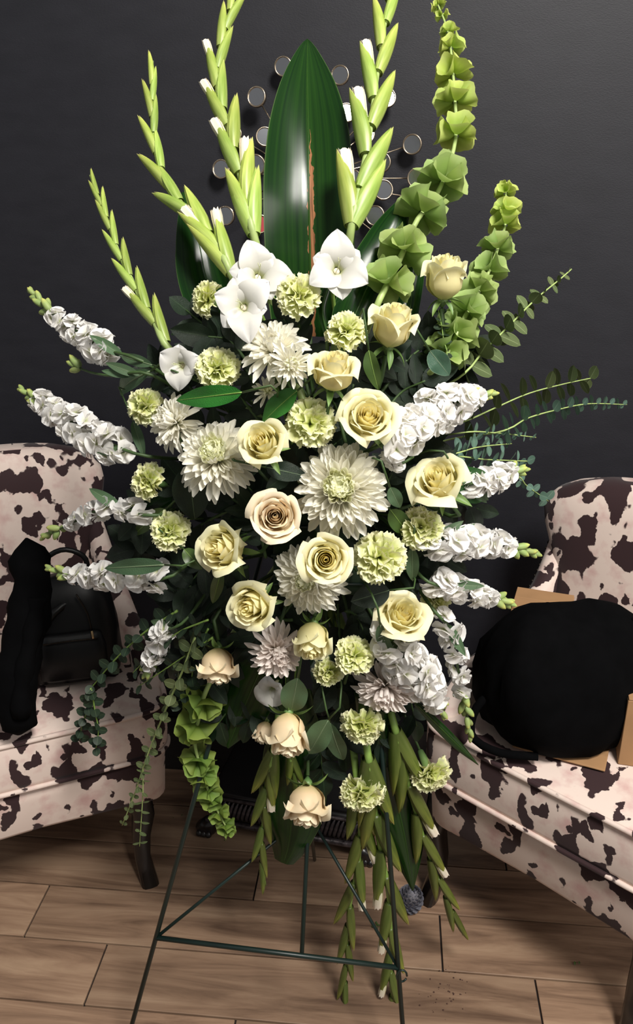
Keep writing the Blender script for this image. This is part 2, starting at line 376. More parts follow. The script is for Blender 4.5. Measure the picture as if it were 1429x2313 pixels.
bb = struct('baseboard_back', mesh('baseboard_back', *rbox(-2.6, 2.6, WALLS-.014, WALLS, 0, .1, .003)[:2], MT['basebd'], smooth=False)); bb.matrix_world = R5

# ------------------------------------------------------------------ cow print chairs
def superring(cx, cy, hx, hy, z, n=28, p=.5, ripple=0):
    r = []
    for k in range(n):
        a = 2*PI*k/n; c, s = math.cos(a), math.sin(a)
        r.append(V((cx+hx*math.copysign(abs(c)**p, c), cy+hy*math.copysign(abs(s)**p, s), z)))
    return r
def chair(label, loc, ang, hw=.285, dep=.50, top=.93, backw=.245, seed=0, lin_=.082):
    t = thing('accent_chair', label, 'chair', loc, 'cow print accent chairs'); t.rotation_euler = (0, 0, ang)
    # local frame: front edge centre at origin, chair extends to +y
    cw = MT['cow']
    # seat cushion with crown
    rs = []
    for z, ins in ((.385, .012), (.39, .002), (.40, 0), (.44, -.002), (.485, 0), (.497, .004), (.503, .014), (.512, .06), (.518, .13)):
        rs.append(superring(0, dep*.5, hw-ins, dep*.5-ins, z, 40, .22))
    me = mesh('seat_cushion', *rings(rs)[:2], cw); c = obj('seat_cushion', me, t)
    def welt(z, ins, name):
        pts = superring(0, dep*.5, hw-ins, dep*.5-ins, z, 60, .22); pts.append(pts[0])
        me = mesh(name, *tube(pts, .0055, 6, False)[:2], cw); obj(name, me, t)
    welt(.499, 0, 'piping'); welt(.386, .0, 'piping')
    # apron
    rs = []
    for z, ins in ((.250, .03), (.252, .012), (.26, .008), (.33, .004), (.375, .0), (.384, .01)):
        rg = superring(0, dep*.5+.01, hw-.004-ins, dep*.5-ins, z, 40, .22)
        for v in rg:
            if z < .34: v.z -= .028*min(1, abs(v.x)/hw)**3 * (1 if v.y < dep*.5 else .4)-.012
        rs.append(rg)
    obj('apron', mesh('apron', *rings(rs)[:2], cw), t)
    # back
    prof = [(.36, .215, .05), (.45, .222, .055), (.53, .222, .06), (.60, .216, .062), (.66, .217, .064), (.72, .226, .066), (.77, .243, .068), (.82, .262, .068), (.86, .27, .067), (.89, .266, .063), (.912, .25, .055), (.926, .22, .045), (.934, .17, .03)]
    rs = []
    for z, h, d in prof:
        z2 = lerp(.36, top, (z-.36)/(.934-.36))
        lean = (z2-.36)*.16
        rg = superring(0, dep+.015+lean, h*backw/.245, d, z2, 36, .55)
        for v in rg:
            if z > .84: v.z += .028*(1-(v.x/.27)**2)*(z-.84)/.09
        rs.append(rg)
    obj('backrest', mesh('backrest', *rings(rs)[:2], cw), t)
    # sweeping side wings
    for sx in (-1, 1):
        top_c = crv([V((0, dep+.1, .80)), V((0, dep+.03, .72)), V((0, dep-.05, .66)), V((0, dep-.20, .61)), V((0, dep-.35, .565)), V((0, dep-.42, .50))], 18)
        ring_list = []
        for p in top_c:
            zt = p.z; w = .024
            fl_ = .012*(1-(p.z-.45)/.36)
            x = sx*(hw-.034+fl_)
            if p.z > .6: x = sx*lerp(hw-.034, backw-.02, min(1, (p.z-.6)/.16))
            zb = .36
            ring_list.append([V((x-w*.8, p.y, zb)), V((x-w, p.y, lerp(zb, zt, .5))), V((x-w, p.y, zt-.014)), V((x-w*.5, p.y, zt-.003)), V((x, p.y, zt)), V((x+w*.5, p.y, zt-.003)), V((x+w, p.y, zt-.014)), V((x+w, p.y, lerp(zb, zt, .5))), V((x+w*.8, p.y, zb))])
        o = obj('wing', mesh('wing', *rings(ring_list)[:2], cw), t)
        parts = []
        for k, p in enumerate(crv([r[6 if sx > 0 else 2] for r in ring_list], 42)):
            q = V((p.x+sx*.001, p.y, p.z-.004))
            parts.append(xf(lathe([(.0045, 0), (.0038, .0015), (.0018, .0028)], 6), M4(q, frame((sx, 0, 0)))))
        vs, fs, gs, fm = join(parts)
        obj('nailhead_trim', mesh('nailhead_trim', vs, fs, MT['stud']), o, kind='stuff')
    # legs: front cabriole, rear raked
    for sx in (-1, 1):
        for fr in (0, 1):
            x = sx*(hw-(.082 if sx > 0 else lin_))
            if fr: pts = [(x, .075, .30), (x+sx*.004, .07, .25), (x+sx*.01, .06, .20), (x+sx*.002, .07, .13), (x, .07, .07), (x+sx*.008, .05, 0)]
            else: pts = [(x, dep-.03, .30), (x, dep-.03, .2), (x, dep-.02, .1), (x, dep+.02, 0)]
            rad = [.029, .028, .025, .021, .018, .021] if fr else [.024, .022, .019, .018]
            rs = [superring(p[0], p[1], r, r, p[2], 12, .6) for p, r in zip(pts, rad)]
            obj('leg', mesh('leg', *rings(rs[::-1])[:2], MT['darkwood']), t)
    return t
C = V((-.305, 1.43, 0)); a = math.radians(23)
c0 = C+.285*V((-math.cos(a), -math.sin(a), 0))
chair_l = chair('cow print accent chair on the left holding a black backpack', c0, a, top=.905)
a2 = math.radians(-43)
c1 = V((.205, 1.375, 0))+.285*V((math.cos(a2), math.sin(a2), 0))
chair_r = chair('cow print accent chair on the right holding a large black sack', c1, a2, dep=.46, top=.895, backw=.29, lin_=.03)

# ------------------------------------------------------------------ things on the chairs
def blob():  # made-up black mass filling a blacked-out area on the chair
    base = onz(1252, 1650, .516) ; base.z = .5235
    rs = []
    prof = [(0, .10), (.01, .135), (.05, .158), (.10, .165), (.16, .162), (.20, .142), (.235, .118), (.255, .09), (.268, .045)]
    for z, r in prof:
        rg = []
        for k in range(40):
            an = 2*PI*k/40
            q = r*(1+.07*math.sin(3*an+z*9)+.04*math.sin(7*an+z*25)+.02*math.sin(13*an))
            rg.append(V((q*math.copysign(abs(math.cos(an))**.75, math.cos(an)), q*math.sin(an)*.72, z+.012*math.sin(2*an+1)*(z/.25))))
        rs.append(rg)
    t = thing('blob', 'made-up shapeless black sack slumped on the right chair seat', 'bag', base)
    obj('body', mesh('blob_body', *rings(rs)[:2], MT['black']), t)
    # made-up strap folds at its right
    b = V((.128, -.03, .0))
    pts = [V((.125, -.0, .25)), V((.142, -.02, .20)), V((.148, -.03, .1)), V((.145, -.06, .02)), V((.135, -.125, .004))]
    pp = crv(pts, 14)
    rg = [superring(0, 0, .016, .02, 0, 10, .7) for _ in pp]
    obj('strap', mesh('strap', *tube(pp, lambda q: .017-.006*q, 8)[:2], MT['black']), t)
    pts = crv([V((-.12, -.02, .12)), V((-.17, -.04, .07)), V((-.175, -.055, .02)), V((-.13, -.085, .006)), V((-.06, -.10, .008))], 16)
    obj('strap', mesh('strap', *tube(pts, .008, 8)[:2], MT['black']), t)
blob()
def box(name, label, cat, loc, size, ang, flaps=True):
    sx, sy, sz = size
    t = thing(name, label, cat, loc); t.rotation_euler = (0, 0, ang)
    obj('body', mesh('box_body', *rbox(-sx/2, sx/2, -sy/2, sy/2, 0, sz, .0015)[:2], MT['kraft'], smooth=False), t)
    if flaps:
        for s in (-1, 1):
            obj('flap', mesh('flap', *rbox(-sx/2+.001, sx/2-.001, min(0, s*sy/2), max(0, s*sy/2)-.001, sz+.0005, sz+.0035, .001)[:2], MT['kraft'], smooth=False), t)
    return t
p = onz(1205, 1705, .52); box('kraft_envelope', 'brown kraft padded envelope sticking out under the black sack', 'envelope', (p.x+.075, p.y+.06, .519), (.17, .16, .004), math.radians(-25), False)
p = onz(1180, 1372, .60); box('cardboard_box', 'brown cardboard box behind the black sack on the right chair', 'box', (.475, 1.50, .522), (.12, .10, .19), math.radians(-20))
p = onz(1400, 1735, .52); box('cardboard_carton', 'brown cardboard carton at the right edge of the photo', 'box', (p.x+.075, p.y+.045, .519), (.13, .10, .14), math.radians(-14))
box('cardboard_parcel', 'tan cardboard parcel at the left edge on the left chair', 'box', (-.745, 1.47, .518), (.13, .1, .22), a)
q = onz(2, 1600, .52)
t = thing('gift_packet', 'small red patterned packet at the left edge of the left chair', 'packet', (q.x-.02, q.y+.02, .519)); obj('wrapper', mesh('wrapper', *rbox(-.03, .03, -.01, .01, 0, .04, .003)[:2], MT['red']), t)
# backpack
bp_ = onz(158, 1556, .52)
t = thing('backpack', 'black leather backpack with a zip pocket sitting on the left chair', 'bag', (bp_.x, bp_.y+.06, .519)); t.rotation_euler = (-.10, 0, math.radians(14))
rs = []
for z, hx, hy in ((0, .075, .04), (.008, .092, .055), (.05, .098, .062), (.12, .096, .06), (.18, .086, .052), (.215, .068, .04), (.232, .045, .024), (.238, .02, .01)):
    rs.append([V((v.x*(1+.03*math.sin(v.y*90+z*40)), v.y, v.z)) for v in superring(0, 0, hx, hy, z, 32, .6)])
obj('body', mesh('bag_body', *rings(rs)[:2], MT['leather']), t)
rs = [superring(0, -.058, hx, hy, z, 24, .5) for z, hx, hy in ((.02, .06, .012), (.028, .07, .02), (.09, .07, .022), (.12, .062, .014), (.126, .05, .006))]
pk = obj('pocket', mesh('pocket', *rings(rs)[:2], MT['leather']), t)
obj('zip', mesh('zip', *tube(crv([V((-.055, -.078, .112)), V((0, -.083, .116)), V((.055, -.078, .112))], 8), .0018, 5)[:2], MT['stud']), pk)
obj('zip', mesh('zip', *tube(crv([V((.02, -.062, .21)), V((.038, -.07, .17)), V((.044, -.073, .13))], 8), .002, 5)[:2], MT['stud']), t)
obj('zip_pull', mesh('zip_pull', *tube(crv([V((.044, -.076, .13)), V((.046, -.082, .115))], 4), .0028, 6)[:2], MT['gold']), t, label='gold zip pull')
obj('handle', mesh('handle', *tube(crv([V((-.045, .0, .228)), V((-.04, 0, .27)), V((0, 0, .29)), V((.04, 0, .27)), V((.045, 0, .228))], 16), .006, 8)[:2], MT['leather']), t)
obj('shoulder_strap', mesh('shoulder_strap', *tube(crv([V((.06, .0, .2)), V((-.03, -.055, .17)), V((-.085, -.05, .08)), V((-.09, -.03, .02))], 14), .009, 6)[:2], MT['leather']), t)
# made-up black roll in place of a blacked-out strip
b0 = onz(46, 1668, .52); b0.z = .53
t1 = at(62, 1215, b0.y+.10)
t = thing('black_roll', 'made-up tall black roll propped up on the left chair beside the backpack', 'coat', b0)
pp = crv([V((0, 0, 0)), (t1-b0)*.3+V((-.008, -.01, 0)), (t1-b0)*.7+V((.012, 0, 0)), t1-b0], 20)
vs, fs, gs = tube(pp, lambda q: .04*(1-.35*abs(q-.4)**1.5)*math.sqrt(max(.02, 1-abs(2*q-1)**9))+.003*math.sin(q*23), 20)
obj('cloth', mesh('roll_cloth', [v+V((.004*math.sin(v.z*70+v.y*90), 0, 0)) for v in vs], fs, MT['black']), t)
obj('roll_fold', mesh('roll_fold', *tube([p+V((.02, -.03, 0)) for p in pp[3:15]], lambda q: .017+.003*math.sin(q*19), 12)[:2], MT['black']), t)

# ------------------------------------------------------------------ dark carved pedestal table behind the spray
tl = onz(455, 1880, 0); tr_ = onz(838, 1948, 0)
ya = math.atan2(tr_.y-tl.y, tr_.x-tl.x); wid = (tr_-tl).length
t = thing('pedestal_table', 'small black pedestal table with silver rubbed carved plinth behind the flowers', 'table', (tl+tr_)/2); t.rotation_euler = (0, 0, ya)
t.location.z = 0
h = wid/2
dep_ = .30
obj('plinth', mesh('plinth', *rbox(-h+.02, h-.02, .01, dep_, .035, .12, .01)[:2], MT['darkwood']), t)
obj('plinth_moulding', mesh('plinth_moulding', *tube([V((-h+.015, .0, .045)), V((h-.015, 0, .045))], .008, 8)[:2], MT['carved']), t)
obj('plinth_moulding', mesh('plinth_moulding', *tube([V((-h+.02, .003, .115)), V((h-.02, .003, .115))], .005, 8)[:2], MT['carved']), t)
ribm = mesh('carved_rib', *tube(crv([V((0, .006, .05)), V((.006, -.006, .08)), V((.016, .004, .112))], 6), lambda q: .0055*math.sin(PI*(.15+.7*q)), 6)[:2], MT['carved'])
for k in range(34): obj('carved_rib', ribm, t, loc=(-h+.03+k*(wid-.07)/33, .002, 0))
for sx in (-1, 1):
    for y in (.02, dep_-.03):
        rs = [superring(sx*(h-.012*q0), y-.01*q0, r, r, z, 14, .9) for z, r, q0 in ((0, .018, 1.2), (.006, .026, 1), (.018, .028, 1), (.03, .022, 1.4), (.045, .018, 2))]
        o = obj('claw_foot', mesh('claw_foot', *rings(rs)[:2], MT['darkwood']), t)
        tm = lathe([(.002, -.004), (.008, 0), (.009, .006), (.004, .014)], 8)
        for k in (-1, 0, 1): obj('toe', mesh('toe', *xf(tm, Matrix.Translation((sx*(h-.012)+k*.012, y-.034, .006)))[:2], MT['darkwood']), o)
obj('column', mesh('column', *xf(lathe([(.05, .12), (.055, .13), (.03, .145), (.022, .17), (.032, .2), (.036, .24), (.024, .29), (.02, .34), (.034, .37), (.04, .40), (.06, .42)], 18), Matrix.Translation((0, dep_*.5, 0)))[:2], MT['darkwood']), t)
obj('column_collar', mesh('column_collar', *xf(lathe([(.045, .145), (.052, .15), (.045, .155)], 18), Matrix.Translation((0, dep_*.5, 0)))[:2], MT['carved']), t)
obj('tabletop', mesh('tabletop', *rbox(-h+.0, h-.0, .0, dep_, .42, .445, .006)[:2], MT['darkwood']), t)

# ------------------------------------------------------------------ sunburst mirror on the wall
def onwall(px, py, off):
    r = ray(px, py); return CAM + r*((WALLS-off)/r.dot(N5))
ctr = onwall(692, 405, .012)
t = thing('sunburst_mirror', 'gold wire sunburst wall decor of small round mirrors behind the spray', 'wall decor', ctr)
DISCS = [(580, 219, 21, 0), (598, 309, 20, 0), (527, 302, 19, 0), (577, 372, 22, 0), (500, 382, 20, 0), (571, 438, 20, 0), (510, 487, 20, 0), (586, 506, 20, 2),
         (768, 170, 20, 0), (872, 221, 21, 1), (782, 255, 20, 1), (824, 303, 21, 1), (931, 326, 21, 0), (861, 367, 21, 0), (941, 402, 21, 0), (796, 405, 20, 0),
         (865, 429, 21, 0), (847, 487, 21, 0), (936, 447, 19, 0), (640, 150, 20, 0), (660, 560, 20, 0), (740, 610, 20, 0), (890, 560, 20, 0)]
ring_me = None
KEYP = V((.8, -.45, 3.3))
for (px, py, r, kd) in DISCS:
    off = rnd(.03, .07); c = onwall(px, py, off); s = r*1.06*mpp(c)
    n = (-N5+V((rnd(-.22, .22), 0, rnd(-.2, .2)))).normalized()
    if kd == 1: n = ((CAM-c).normalized()+(KEYP-c).normalized()).normalized()
    if kd == 0 and px in (861, 847, 768): n = (-N5+V((-.15, 0, .05))).normalized()
    m4 = M4(c-ctr, frame(n, RT), s)
    o = obj('mirror_rim', mesh('mirror_rim', *lathe([(.82, .12), (.84, .24), (.95, .27), (1.0, .18), (1.0, -.15), (.9, -.2), (.2, -.2)], 32)[:2], MT['champ']), t, mat4=m4)
    obj('mirror_glass', mesh('mirror_glass', *lathe([(.85, .09), (.85, .14)], 32)[:2], [MT['mirror2'], MT['mirror'], MT['mirrorred']][kd], smooth=False), o)
    e = c-ctr; d = e.normalized()
    obj('rod', mesh('rod', *tube([d*.015, e-d*s*.95-N5*(-.002)], .0016, 6)[:2], MT['champ']), t)
obj('hub', mesh('hub', *xf(lathe([(.03, -.01), (.035, 0), (.03, .015), (.01, .02)], 20), frame(-N5).to_4x4())[:2], MT['champ']), t)

# ------------------------------------------------------------------ wire easel
LB = V((-.366, 1.02, .006)); LT = V((.015, 1.36, 1.32))
def legpt(b, tp, z): return b.lerp(tp, (z-b.z)/(tp.z-b.z))
def through(px, py, Y): return at(px, py, Y)
l1 = at(352, 2118, 1.05); l2 = at(415, 1890, 1.10); dl = (l2-l1)/(l2.z-l1.z)
lb = l1-dl*(l1.z-.005); lt = l1+dl*(1.28-l1.z)
r1_ = at(899, 2186, 1.012); r2_ = at(884, 1990, 1.055); dr = (r2_-r1_)/(r2_.z-r1_.z)
rb = r1_-dr*(r1_.z-.005); rt_ = r1_+dr*(1.28-r1_.z)
t = thing('easel', 'dark green wire floor easel holding up the flower spray', 'easel', (0, 1.1, 0))
O = V((0, 1.1, 0))
def wire(name, pts, r=.0042, kids=None):
    o = obj(name, mesh(name, *tube([p-O for p in pts], r, 8)[:2], MT['wire']), t); return o
apex = (lt+rt_)/2
for b, tp in ((lb, lt), (rb, rt_)):
    o = wire('front_leg', [b, tp])
J = at(697, 1838, 1.19)
wire('crossbar', [l1, r1_], .0045)
wire('brace', [l1, J], .003); wire('brace', [r1_, J], .003)
vb = at(681, 2168, l1.lerp(r1_, .6).y+.004)
wire('rear_leg', [V((vb.x, vb.y+.01, vb.z)), J, V((apex.x, 1.42, 1.2))], .004)
wire('rear_leg', [J, V((J.x+.01, J.y+.32, .005))], .004)
wire('top_bar', [lt, rt_], .004)
hk = [r1_+V((.006, -.006, -.012))+V((.009*math.cos(x), 0, .014*math.sin(x))) for x in [k*PI/6 for k in range(12)]]
wire('hook', hk, .0018)
# foam cage
fc = srf(720, 1150, .17)
FC = fc.copy()
t = thing('foam_cage', 'green floral foam block in a cage hidden behind the central flowers', 'floral foam', fc)
t.rotation_euler = (-.25, 0, 0)
obj('foam', mesh('foam', *rbox(-.07, .07, -.04, .04, -.13, .13, .01)[:2], MT['foam']), t)
for k in range(6):
    z = -.11+k*.044
    obj('cage_bar', mesh('cage_bar', *tube([V((-.073, -.043, z)), V((.073, -.043, z))], .0025, 6)[:2], MT['wire']), t)

# ------------------------------------------------------------------ stem towards the foam
def stem_to_foam(t, p0, axis, r, mat='dstem', reach=.6):
    """stem from flower base p0 leaving along -axis, bending to the foam"""
    tgt = FC+V((rnd(-.05, .05), -.02, max(-.12, min(.12, (p0.z-FC.z)*.3))))
    d = (tgt-p0).length
    p1 = p0-axis*min(.05, d*.3); p2 = p0.lerp(tgt, .55)+V((0, .06, 0)); 
    pts = crv([p0, p1, p2, tgt], 9)
    org = V(t.location)
    obj('stem', mesh('stem', *tube([p-org for p in pts], r, 6)[:2], MT[mat]), t)
def back(b, o): return [b.lerp(FC, .35)+V((0, .07, 0))-o]
def local(t): return t.matrix_basis.inverted()

# ------------------------------------------------------------------ roses
def rose_petals(opening, tall, seed, reflex):
    rd = random.Random(seed); out = []
    Np = 27
    for i in range(Np):
        tt = i/(Np-1)
        Rm = .035+.74*tt**1.15*(.88+.24*opening)
        Wd = lerp(1.9, .98, min(1, tt*1.6)); ang = i*2.4+rd.uniform(-.2, .2)
        top = tall*(lerp(1.0, .93, tt)-.12*opening*tt**2+rd.uniform(-.025, .025))
        lip = (.05+.30*opening)*tt**1.5*rd.uniform(.7, 1.25)
        outer = tt > .84
        if outer: lip += reflex*rd.uniform(.4, 1.1)
        ph = rd.uniform(0, 6); tipu = rd.uniform(-.35, .35); droop = rd.uniform(0, 1)
        close = .42*(1-tt)*(1-.5*opening)+(.55 if tt < .12 else .12 if tt < .3 else 0)
        def fn(u, v):
            w = Wd*(.38+.62*math.sin(PI/2*min(1, v/.55)))*(1-.28*max(0, v-.75)**1.2/.19*0.6)
            r = .06+Rm*math.sin(min(v/.42, 1)*PI/2)**.75
            r *= 1-close*max(0, v-.3)**1.5
            q = max(0, (v-.62)/.38)
            r += lip*q**2.2*(1+.1*abs(u)**2)
            r += .035*(u)*(1 if tt > .1 else .3)*min(1, Rm*2.5)
            r += .025*math.sin(3.3*u+ph)*v*tt+ .018*math.sin(8*u+ph*2)*q*tt
            z = top*v*(1-.34*abs(u)**3*v*v)-(lip*.75)*q**3
            z += .035*tt*math.exp(-((u-tipu)/.12)**2)*v**6 + .02*math.sin(7*u+ph)*q*tt
            a = ang+u*w
            return (r*math.cos(a), r*math.sin(a), z)
        g = grid(13, 9, fn)
        out.append((g, tt))
    return out
ROSES = {}
for nm, args in dict(open=(.75, 1.45, 3, .12), mid=(.42, 1.72, 5, .22), side=(.22, 2.0, 11, .12), side2=(.28, 1.9, 23, .26), open2=(.6, 1.5, 41, .2)).items():
    ROSES[nm] = [(mesh('petal', g[0], g[1], None, g[2]), tt) for g, tt in rose_petals(*args)]
def with_mat(me, mat):
    key = (me.name, mat.name)
    if key not in _mc:
        m2 = me.copy(); m2.materials.clear(); m2.materials.append(mat); _mc[key] = m2
    return _mc[key]
_mc = {}
# sepal mesh
def leaf_grid(nu, nv, hw, fold, bend, wave=0, prof=None, seed=0):
    def fn(u, v):
        w = (prof(v) if prof else math.sin(PI*v**.8)**.75)*hw
        x = u*w; y = v-.15*bend*bend*v**2
        z = abs(u)*w*fold-bend*v*v*.5+wave*math.sin(9*v+2+seed)*abs(u)*w
        return (x, y, z)
    return grid(nu, nv, fn)
sepal_me = mesh('sepal', *(lambda g: (g[0], g[1], MT['sepal'], g[2]))(leaf_grid(5, 7, .16, .5, .8, prof=lambda v: math.sin(PI*min(1, v*.85+.15))**.9)))
hip_me = mesh('calyx', *(lambda g: (g[0], g[1], MT['calyx'], g[2]))(lathe([(.05, -.42), (.10, -.34), (.20, -.22), (.24, -.08), (.17, .03), (.1, .1)], 12)))
def rose(px, py, r, ax, kind, label, mat='rose', d=0.0, sep=5, sepbend=1.0):
    c = srf(px, py, d); s = r*mpp(c)*1.02; axis = scr(c, *ax)
    H = {'open': 1.45, 'open2': 1.5, 'mid': 1.72, 'side': 2.0, 'side2': 1.9}[kind]
    face = max(0, ax[2]/math.sqrt(sum(x*x for x in ax)))
    base = c-axis*s*H*lerp(.5, .62, face)
    t = thing('rose', label, 'rose', base, 'cream roses in the standing spray')
    rot = frame(axis, scr(c, math.cos(px), math.sin(px), .1))
    for me, tt in ROSES[kind]:
        mm = MT['rose_in'] if (tt < .45 and mat == 'rose') else MT[mat]
        obj('petal', with_mat(me, mm), t, mat4=M4((0, 0, 0), rot, s))
    obj('calyx', hip_me, t, mat4=M4(axis*s*.1, rot, s))
    for k in range(sep):
        a = 2*PI*k/5+px
        out = rot @ V((math.cos(a), math.sin(a), 0))
        yv = (out*1.0-axis*.25*sepbend+axis*rnd(-.3, .5)).normalized(); zv = (axis-yv*axis.dot(yv)).normalized(); xv = yv.cross(zv)
        m3 = Matrix((xv, yv, zv)).transposed()
        obj('sepal', sepal_me, t, mat4=M4(out*s*.15, m3, s*rnd(.75, 1.05)))
    stem_to_foam(t, base-axis*s*.35, axis, .0032)
    return t
rose(1004, 624, 51, (.05, 1, .22), 'side', 'upright cream rose at the upper right, highest of the roses', d=-.0)
rose(889, 733, 54, (.22, .95, .3), 'side2', 'pale yellow rose tilted right just above the green carnation gap')
rose(753, 834, 53, (.12, .85, .45), 'mid', 'cream rose bud directly right of the white chrysanthemum pair', d=-.02)
rose(832, 940, 60, (.08, .35, .9), 'open', 'open yellow rose left of the large white stock cluster', d=-.02)
rose(592, 1000, 52, (-.25, .35, .85), 'mid', 'cream rose touching the chrysanthemum with the reddish eye', d=-.03)
rose(990, 1084, 60, (-.25, .55, .75), 'open2', 'big cream rose with a round green leaf at its right', d=-.02)
rose(621, 1166, 54, (0, .1, 1), 'open', 'peachy cream rose with a tight spiral left of the largest chrysanthemum', 'rose_w', d=-.03)
rose(500, 1240, 56, (-.6, .05, .75), 'mid', 'cream rose facing left in the left half of the spray', d=-.02)
rose(735, 1264, 54, (.05, -.02, 1), 'open', 'cream rose with a spiral heart below the largest chrysanthemum', d=-.06)
rose(568, 1370, 53, (-.45, -.25, .85), 'mid', 'cream rose turned down left beneath the left facing rose', d=-.03)
rose(910, 1388, 54, (.2, .35, .7), 'open2', 'folded cream rose at right below the round green carnation', d=-.02)
rose(706, 1450, 44, (-.05, -.85, .42), 'side', 'narrow cream rose hanging between two chrysanthemums', d=-.01)
rose(492, 1506, 44, (.02, -.97, .15), 'side2', 'peach rose hanging at the lower left with curled back petals', 'rose_w', d=.0)
rose(652, 1662, 50, (.02, -.93, .25), 'side', 'large peach rose hanging at bottom centre', 'rose_w', d=-.02)
rose(693, 1822, 50, (-.02, -.95, .2), 'side2', 'lowest cream rose hanging head down with green sepals', 'rose_w', d=.0, sepbend=-1)
rose(596, 1655, 26, (-.25, -.95, .1), 'side', 'small half hidden peach rose bud beside the large hanging rose', 'rose_w', d=.05)

# ------------------------------------------------------------------ carnations
CP = []
for sd in range(6):
    rd = random.Random(100+sd); ph = rd.uniform(0, 6); ph2 = rd.uniform(0, 6); k1 = rd.uniform(3.2, 5.2)
    def fn(u, v):
        w = (.06+.40*v**1.2)
        ser = 1+(.045*math.sin(23*u+ph)+.03*math.sin(41*u+ph2))*(1 if v > .85 else 0)
        L = v*ser*(1-.14*u*u)
        rip = .15*v**1.8*math.sin(k1*u+ph)+.05*v**3*math.sin(k1*2.6*u+ph2)
        back = -.25*max(0, v-.55)**2*2
        return (math.sin(u*1.15)*w*1.15, rip+back, L)
    g = grid(17, 6, fn); CP.append(mesh('petal', g[0], g[1], MT['carn'], g[2]))
carn_calyx = mesh('calyx', *(lambda g: (g[0], g[1], MT['calyx'], g[2]))(lathe([(.07, -1.15), (.15, -1.08), (.19, -.8), (.22, -.45), (.27, -.2), (.3, -.1)], 10)))
def carnation(px, py, r, ax, label, d=0.0, squash=1.0, n=44):
    c = srf(px, py, d); s = r*mpp(c); axis = scr(c, *ax)
    t = thing('carnation', label, 'carnation', c-axis*s*.35, 'pale green carnations in the standing spray')
    rot = frame(axis, scr(c, 1, .2, .1)); rd = random.Random(int(px*3+py))
    for i in range(n):
        q = (i+.5)/n; phi = math.radians(4+96*q**.72*squash); th = i*2.39996+rd.uniform(-.3, .3)
        dl_ = V((math.sin(phi)*math.cos(th), math.sin(phi)*math.sin(th), math.cos(phi)))
        tang = V((-math.sin(th), math.cos(th), 0))
        tw = rd.uniform(-.9, .9)*(1-.6*q)+ (rd.uniform(-.4, .4))
        xv = Quaternion(dl_, tw) @ tang; yv = dl_.cross(xv)
        m3 = Matrix((xv, yv, dl_)).transposed()
        L = rd.uniform(.88, 1.1)*(.92 if q < .3 else 1.0)
        obj('petal', CP[rd.randrange(6)], t, mat4=M4(rot@(V((0, 0, -.02))*s), rot@m3, s*L))
    obj('calyx', carn_calyx, t, mat4=M4((0, 0, 0), rot, s))
    stem_to_foam(t, V(t.location)-axis*s*1.1, axis, .0024, 'dstem')
carnation(675, 660, 50, (0, .6, .8), 'pale yellow carnation between the two upright white gladiolus blooms')
carnation(783, 740, 47, (.1, .75, .65), 'lime carnation directly left of the tilted upper rose')
carnation(490, 830, 48, (-.15, .25, 1), 'cream green carnation right of the leftmost white gladiolus bloom')
carnation(320, 914, 42, (-.75, .25, .7), 'pale carnation at the far left edge above the side on chrysanthemum')
carnation(701, 955, 55, (0, .1, 1), 'green carnation in the centre left of the open yellow rose')
carnation(326, 1086, 42, (-.85, .15, .6), 'pale carnation at the left edge below the long white stock', squash=.9)
carnation(376, 1200, 46, (-.6, .05, .8), 'pale green carnation left of the left facing rose')
carnation(952, 1188, 48, (.1, .3, .9), 'yellow green carnation tucked under the big rose at right')
carnation(857, 1258, 58, (0, 0, 1), 'round lime carnation facing forward beside the central rose', d=-.02)
carnation(988, 1352, 34, (.4, .3, .8), 'half hidden green carnation behind the folded rose', d=.04)
carnation(802, 1476, 44, (.2, .4, .8), 'lime carnation right of the narrow hanging rose')
carnation(740, 1526, 36, (0, -.75, .5), 'small shaded carnation below the narrow hanging rose', d=.02)
carnation(818, 1648, 48, (.0, -.82, .45), 'hanging pale carnation above the lowest carnation', squash=.95)
carnation(818, 1802, 49, (0, -.8, .5), 'lowest pale carnation hanging over the gladiolus tips', squash=.95)
carnation(975, 1757, 47, (.35, -.85, .3), 'pale carnation hanging alone at the lower right', squash=.9, d=.02)
carnation(458, 672, 40, (-.85, .35, .15), 'greenish carnation seen from behind by the upper left gladiolus', d=.03)

# ------------------------------------------------------------------ chrysanthemums
def ray_petal(width, cup, curl, tipc, nv=6):
    def fn(u, v):
        w = width*(.30+.70*math.sin(PI*.5*min(1, v*1.45))**1.2)*(1 if v < .82 else math.sqrt(max(.03, 1-((v-.82)/.185)**2)))
        y = v; z = cup*u*u*w*1.6
        if abs(curl) > 1e-3:
            a = curl*v; y = math.sin(a)/curl; z += (1-math.cos(a))/curl
        return (u*w, y, z)
    return grid(5, nv+2, fn)
def rp(mat, *a): 
    g = ray_petal(*a); return mesh('petal', g[0], g[1], MT[mat], g[2])
RP = {}
for key, mat in (('w', 'mumw'), ('c', 'mumc'), ('p', 'mump')):
    RP[key] = [rp(mat, .105, 1.2, 1.9, 0), rp(mat, .098, 1.1, 1.0, 0), rp(mat, .092, .9, .4, 0), rp(mat, .088, .7, -.25, 0)]
eye_me = mesh('eye', *(lambda g: (g[0], g[1], MT['mumeye'], g[2]))(lathe([(.05, -.02), (.07, .02), (.05, .05), (.02, .06)], 10)))
green_eye = mesh('eye', *(lambda g: (g[0], g[1], MT['mumc'], g[2]))(lathe([(.05, -.02), (.09, .03), (.07, .07), (.03, .08)], 10)))
